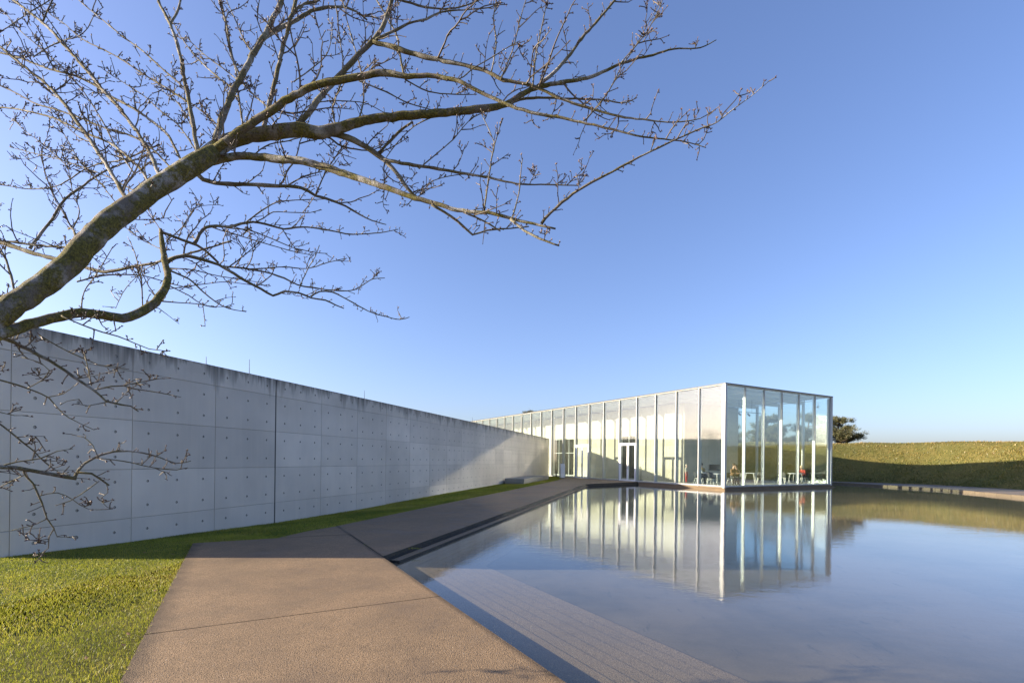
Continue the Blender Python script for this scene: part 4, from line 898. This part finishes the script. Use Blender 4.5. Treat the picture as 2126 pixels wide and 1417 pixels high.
L('N3b', 3.5, 3.6, [(160, 980), (190, 983), (210, 995), (227, 1007)], (3.2, 2)); L('N3b2', 3.6, 3.6, [(222, 1005), (224, 1022), (206, 1036), (222, 1052), (232, 1056)], (1.1, .7)); L('N3c', 3.6, 3.4, [(206, 998), (169, 1025), (146, 1039), (115, 1049)], (1.4, .8)); L('N3d', 3.3, 3.45, [(48, 975), (51, 985), (68, 1002), (81, 1029), (91, 1056), (98, 1076), (112, 1097), (102, 1114), (100, 1137), (88, 1147)], (2.6, 1)); L('N3d2', 3.4, 3.3, [(98, 1076), (68, 1090), (24, 1100)], (1.2, .7)); L('N3d3', 3.4, 3.5, [(112, 1097), (119, 1114), (159, 1112)], (1.2, .7)); L('N3d4', 3.4, 3.6, [(81, 1029), (119, 1022), (152, 1037), (183, 1056), (234, 1056)], (1.3, .8))
L('N4', 3.2, 3.5, [(-60, 850), (0, 880), (34, 907), (68, 934), (95, 961), (125, 981)], (2.6, 1.4)); L('N4b', 3.3, 3.5, [(0, 968), (37, 958), (85, 951), (119, 936), (152, 931)], (2.2, .8)); L('N4c', 3.3, 3.4, [(34, 907), (60, 905), (94, 905)], (1.2, .7)); L('N4d', 3.2, 3.3, [(50, 985), (20, 1000), (-15, 1018)], (1.6, 1)); L('N5', 3.2, 3.4, [(-40, 850), (0, 855), (30, 862), (58, 862)], (1.5, .8)); L('N6', 3.3, 3.5, [(215, 690), (245, 698), (280, 712), (310, 724), (342, 728)], (1.7, .8)); L('N6b', 3.3, 3.35, [(127, 655), (165, 672), (215, 690)], (2, 1.7))
L('O', 3.6, 3.8, [(169, 642), (175, 605), (203, 565), (234, 512)], (2.2, 1)); L('O2', 3.95, 4.2, [(296, 640), (294, 582), (288, 554), (277, 517), (265, 492)], (2, 1)); L('O3', 4.1, 4.3, [(310, 636), (330, 640), (350, 655), (372, 672)], (1.5, .8)); L('O4', 4.2, 4.6, [(335, 480), (310, 440), (300, 410), (305, 390)], (1.6, .8)); L('O5', 4.3, 4.7, [(345, 500), (380, 470), (400, 440), (420, 410)], (1.6, .8)); L('O6', 4.3, 4.7, [(340, 520), (300, 500), (270, 480), (250, 460)], (1.5, .8)); L('O7', 4.3, 4.8, [(370, 495), (385, 460), (410, 430), (455, 425)], (1.4, .8)); L('O8', 4.3, 4.8, [(340, 540), (300, 560), (260, 600), (240, 640)], (1.5, .8))

base = px3(-330, 1010, 2.7)
tree = empty('cherry_tree', (base.x - .35, base.y - .12, float(lawn_z(base.x - .35, base.y))), label='leafless cherry tree with mossy bark reaching over the lawn and path', cat='tree')
TO = Vector(tree.location)
tw = MB(); bd = MB()
rt = random.Random(5)
OCT = [(1, 0, .45), (-.5, .87, .45), (-.5, -.87, .45)]
def bud(p, d, ln, r):
    s = d.orthogonal().normalized(); b = d.cross(s)
    v = [p] + [p + d * ln * .42 + (s * o[0] + b * o[1]) * r for o in OCT] + [p + d * ln]
    bd.add([q - TO for q in v], [(0, 2, 1), (0, 3, 2), (0, 1, 3), (4, 1, 2), (4, 2, 3), (4, 3, 1)])
def cluster(p, d, k):
    for _ in range(k):
        dd = (d + Vector((rt.gauss(0, .45), rt.gauss(0, .45), rt.gauss(0, .45)))).normalized(); bud(p, dd, rt.uniform(.013, .022), rt.uniform(.0036, .0058))
def rand_perp(t):
    q = Vector((rt.gauss(0, 1), rt.gauss(0, 1), rt.gauss(0, 1))); q = q - t * q.dot(t); return q.normalized()
def wander(p, d, ln, r0, r1, seg, upb):
    pts = [p.copy()]; d = d.normalized()
    for _ in range(seg):
        d = (d + Vector((rt.gauss(0, .16), rt.gauss(0, .16), rt.gauss(0, .14) + upb))).normalized(); pts.append(pts[-1] + d * ln / seg)
    tw.tube([q - TO for q in pts], [r0 + (r1 - r0) * i / seg for i in range(seg + 1)], 4, 0, False); return pts, d
def spur(p, d):
    ln = rt.choice((rt.uniform(.008, .03), rt.uniform(.02, .07))); pts, dd = wander(p, d, ln, .0034, .003, 2, .05); cluster(pts[-1], dd, rt.choice((1, 2, 2, 3, 3)))
def shoot(p, d, ln, upb, depth=0):
    if depth == 0: ln *= 1.12 / math.sqrt(1 + (p.x / p.y) ** 2)
    seg = max(3, int(ln / .05)); r0 = .0032 + ln * .007
    pts, dd = wander(p, d, ln, r0, .0025, seg, upb); cluster(pts[-1], dd, rt.choice((1, 2, 3)))
    for i in range(1, len(pts)):
        t = (pts[i] - pts[i - 1]).normalized()
        for _ in range(rt.choice((0, 1, 1, 2))):
            q = pts[i - 1].lerp(pts[i], rt.random()); pd = (rand_perp(t) + t * .7 + Vector((0, 0, .3))).normalized()
            if depth < 1 and rt.random() < .13: shoot(q, pd, ln * rt.uniform(.3, .6), upb, depth + 1)
            else: spur(q, pd)
RK = {'trunk': .72, 'A': .78, 'B': .76, 'G': .60, 'J': .80, 'H': .8, 'D': .76, 'C': .78}
for key, pts in T.items():
    P4 = []
    for (x, y, Y, r) in pts:
        p = px3(x, y, Y); P4.append((p.x, p.y, p.z, r * RK.get(key, 1.12 if key[0] == 'N' else .86) * Y / FPX / math.sqrt(1 + ((x - 1063) / FPX) ** 2 * (1.3 if key in ('trunk', 'J') else 1))))
    sm = catmull(P4, 0.045)
    cen = [Vector(q[:3]) for q in sm]; rad = [max(.0016, q[3]) for q in sm]
    if key == 'trunk':
        b0 = cen[0]; g0 = Vector(TO); pre = [g0 + Vector((0, 0, -.15)), g0 + Vector((.02, .01, .12)), g0.lerp(b0, .35) + Vector((-.04, 0, 0)), g0.lerp(b0, .7)]
        cen = pre + cen; rad = [.24, .19, .16, .145] + rad
    big = max(rad)
    cen = [c + Vector((rt.gauss(0, 1), rt.gauss(0, 1), rt.gauss(0, 1))) * min(.0022, rad[i] * .16) for i, c in enumerate(cen)]
    ka = .07 if big < .03 else .022
    rad = [r * (1 + ka * math.sin(i * (1.3 if big < .03 else .55) + len(key)) + rt.uniform(-ka, ka)) for i, r in enumerate(rad)]
    ns = 14 if big > .06 else (9 if big > .02 else 6)
    o = MB().tube([c - TO for c in cen], rad, ns).build('trunk' if key == 'trunk' else 'branch', M['bark'] if big > .03 else M['bark2'], tree, smooth=True)
    # side growth
    hang = key[0] == 'N'; acc = 0.0; nxt = .03
    dens = (.05 if cen[0].x / cen[0].y > -.75 else .062) if 0 else {'trunk': .40, 'A': .11, 'G': .12, 'J': .18, 'K': .11}.get(key, .064 if key[0] in 'JKO' else .053)
    for i in range(1, len(cen)):
        sl = (cen[i] - cen[i - 1]).length; acc += sl
        while acc > nxt:
            acc -= nxt; nxt = dens * rt.uniform(.45, 1.5)
            t = (cen[i] - cen[i - 1]).normalized(); q = cen[i - 1].lerp(cen[i], rt.random()); pr = rand_perp(t)
            pr.z = pr.z * .8 + (.25 if hang else .5); d = (pr.normalized() + t * .55).normalized(); q = q + pr.normalized() * rad[i] * .7
            thin = rad[i] < .022
            u = rt.random(); upper = cen[i].z > 3.1
            if hang: pl = .28
            elif key[0] in 'LKOJ': pl = .30
            else: pl = .24
            if u < pl: shoot(q, d, (rt.uniform(.07, .30) if rt.random() < .75 else rt.uniform(.3, .6)) * (1.2 if upper else 1) * (1.0 if rad[i] > .008 else .38) if not hang else rt.uniform(.05, .16), .05 if not hang else .03)
            elif thin or u < .6: spur(q, d)
tag(tw.build('twigs', M['twig'], tree), kind='stuff'); tag(bd.build('buds', M['bud'], tree), kind='stuff')

# bare tree behind the wall (it shows mirrored in the glass front)
def bare_tree(loc, H, label, seed):
    rnd = random.Random(seed); t = empty('bare_tree', loc, label=label, cat='tree'); tr = MB(); tp = MB()
    def grow(p, d, ln, r, lv, mb):
        pts = [p]; 
        for k in range(4): d = (d + Vector((rnd.gauss(0, .13), rnd.gauss(0, .13), rnd.gauss(.03, .1)))).normalized(); pts.append(pts[-1] + d * ln / 4)
        mb.tube(pts, [r * (1 - .1 * k) for k in range(5)], 6 if lv < 2 else 4)
        if lv >= 5: return
        for k in range(3 if lv else 6):
            q = pts[rnd.choice((2, 3, 4, 4))]; nd = (d * .8 + Vector((rnd.gauss(0, .6), rnd.gauss(0, .6), rnd.gauss(.15, .4)))).normalized(); grow(q, nd, ln * rnd.uniform(.6, .82), r * .55, lv + 1, tp)
    grow(Vector((0, 0, -.1)), Vector((0, 0, 1)), H * .3, .16, 0, tr)
    tr.build('trunk', M['pinebark'], t, smooth=True); tag(tp.build('crown', M['twig'], t), kind='stuff'); return t
bare_tree((-19.5, 36.0, -0.3), 7.4, 'bare spreading tree behind the wall, seen mirrored in the glass front', 21)
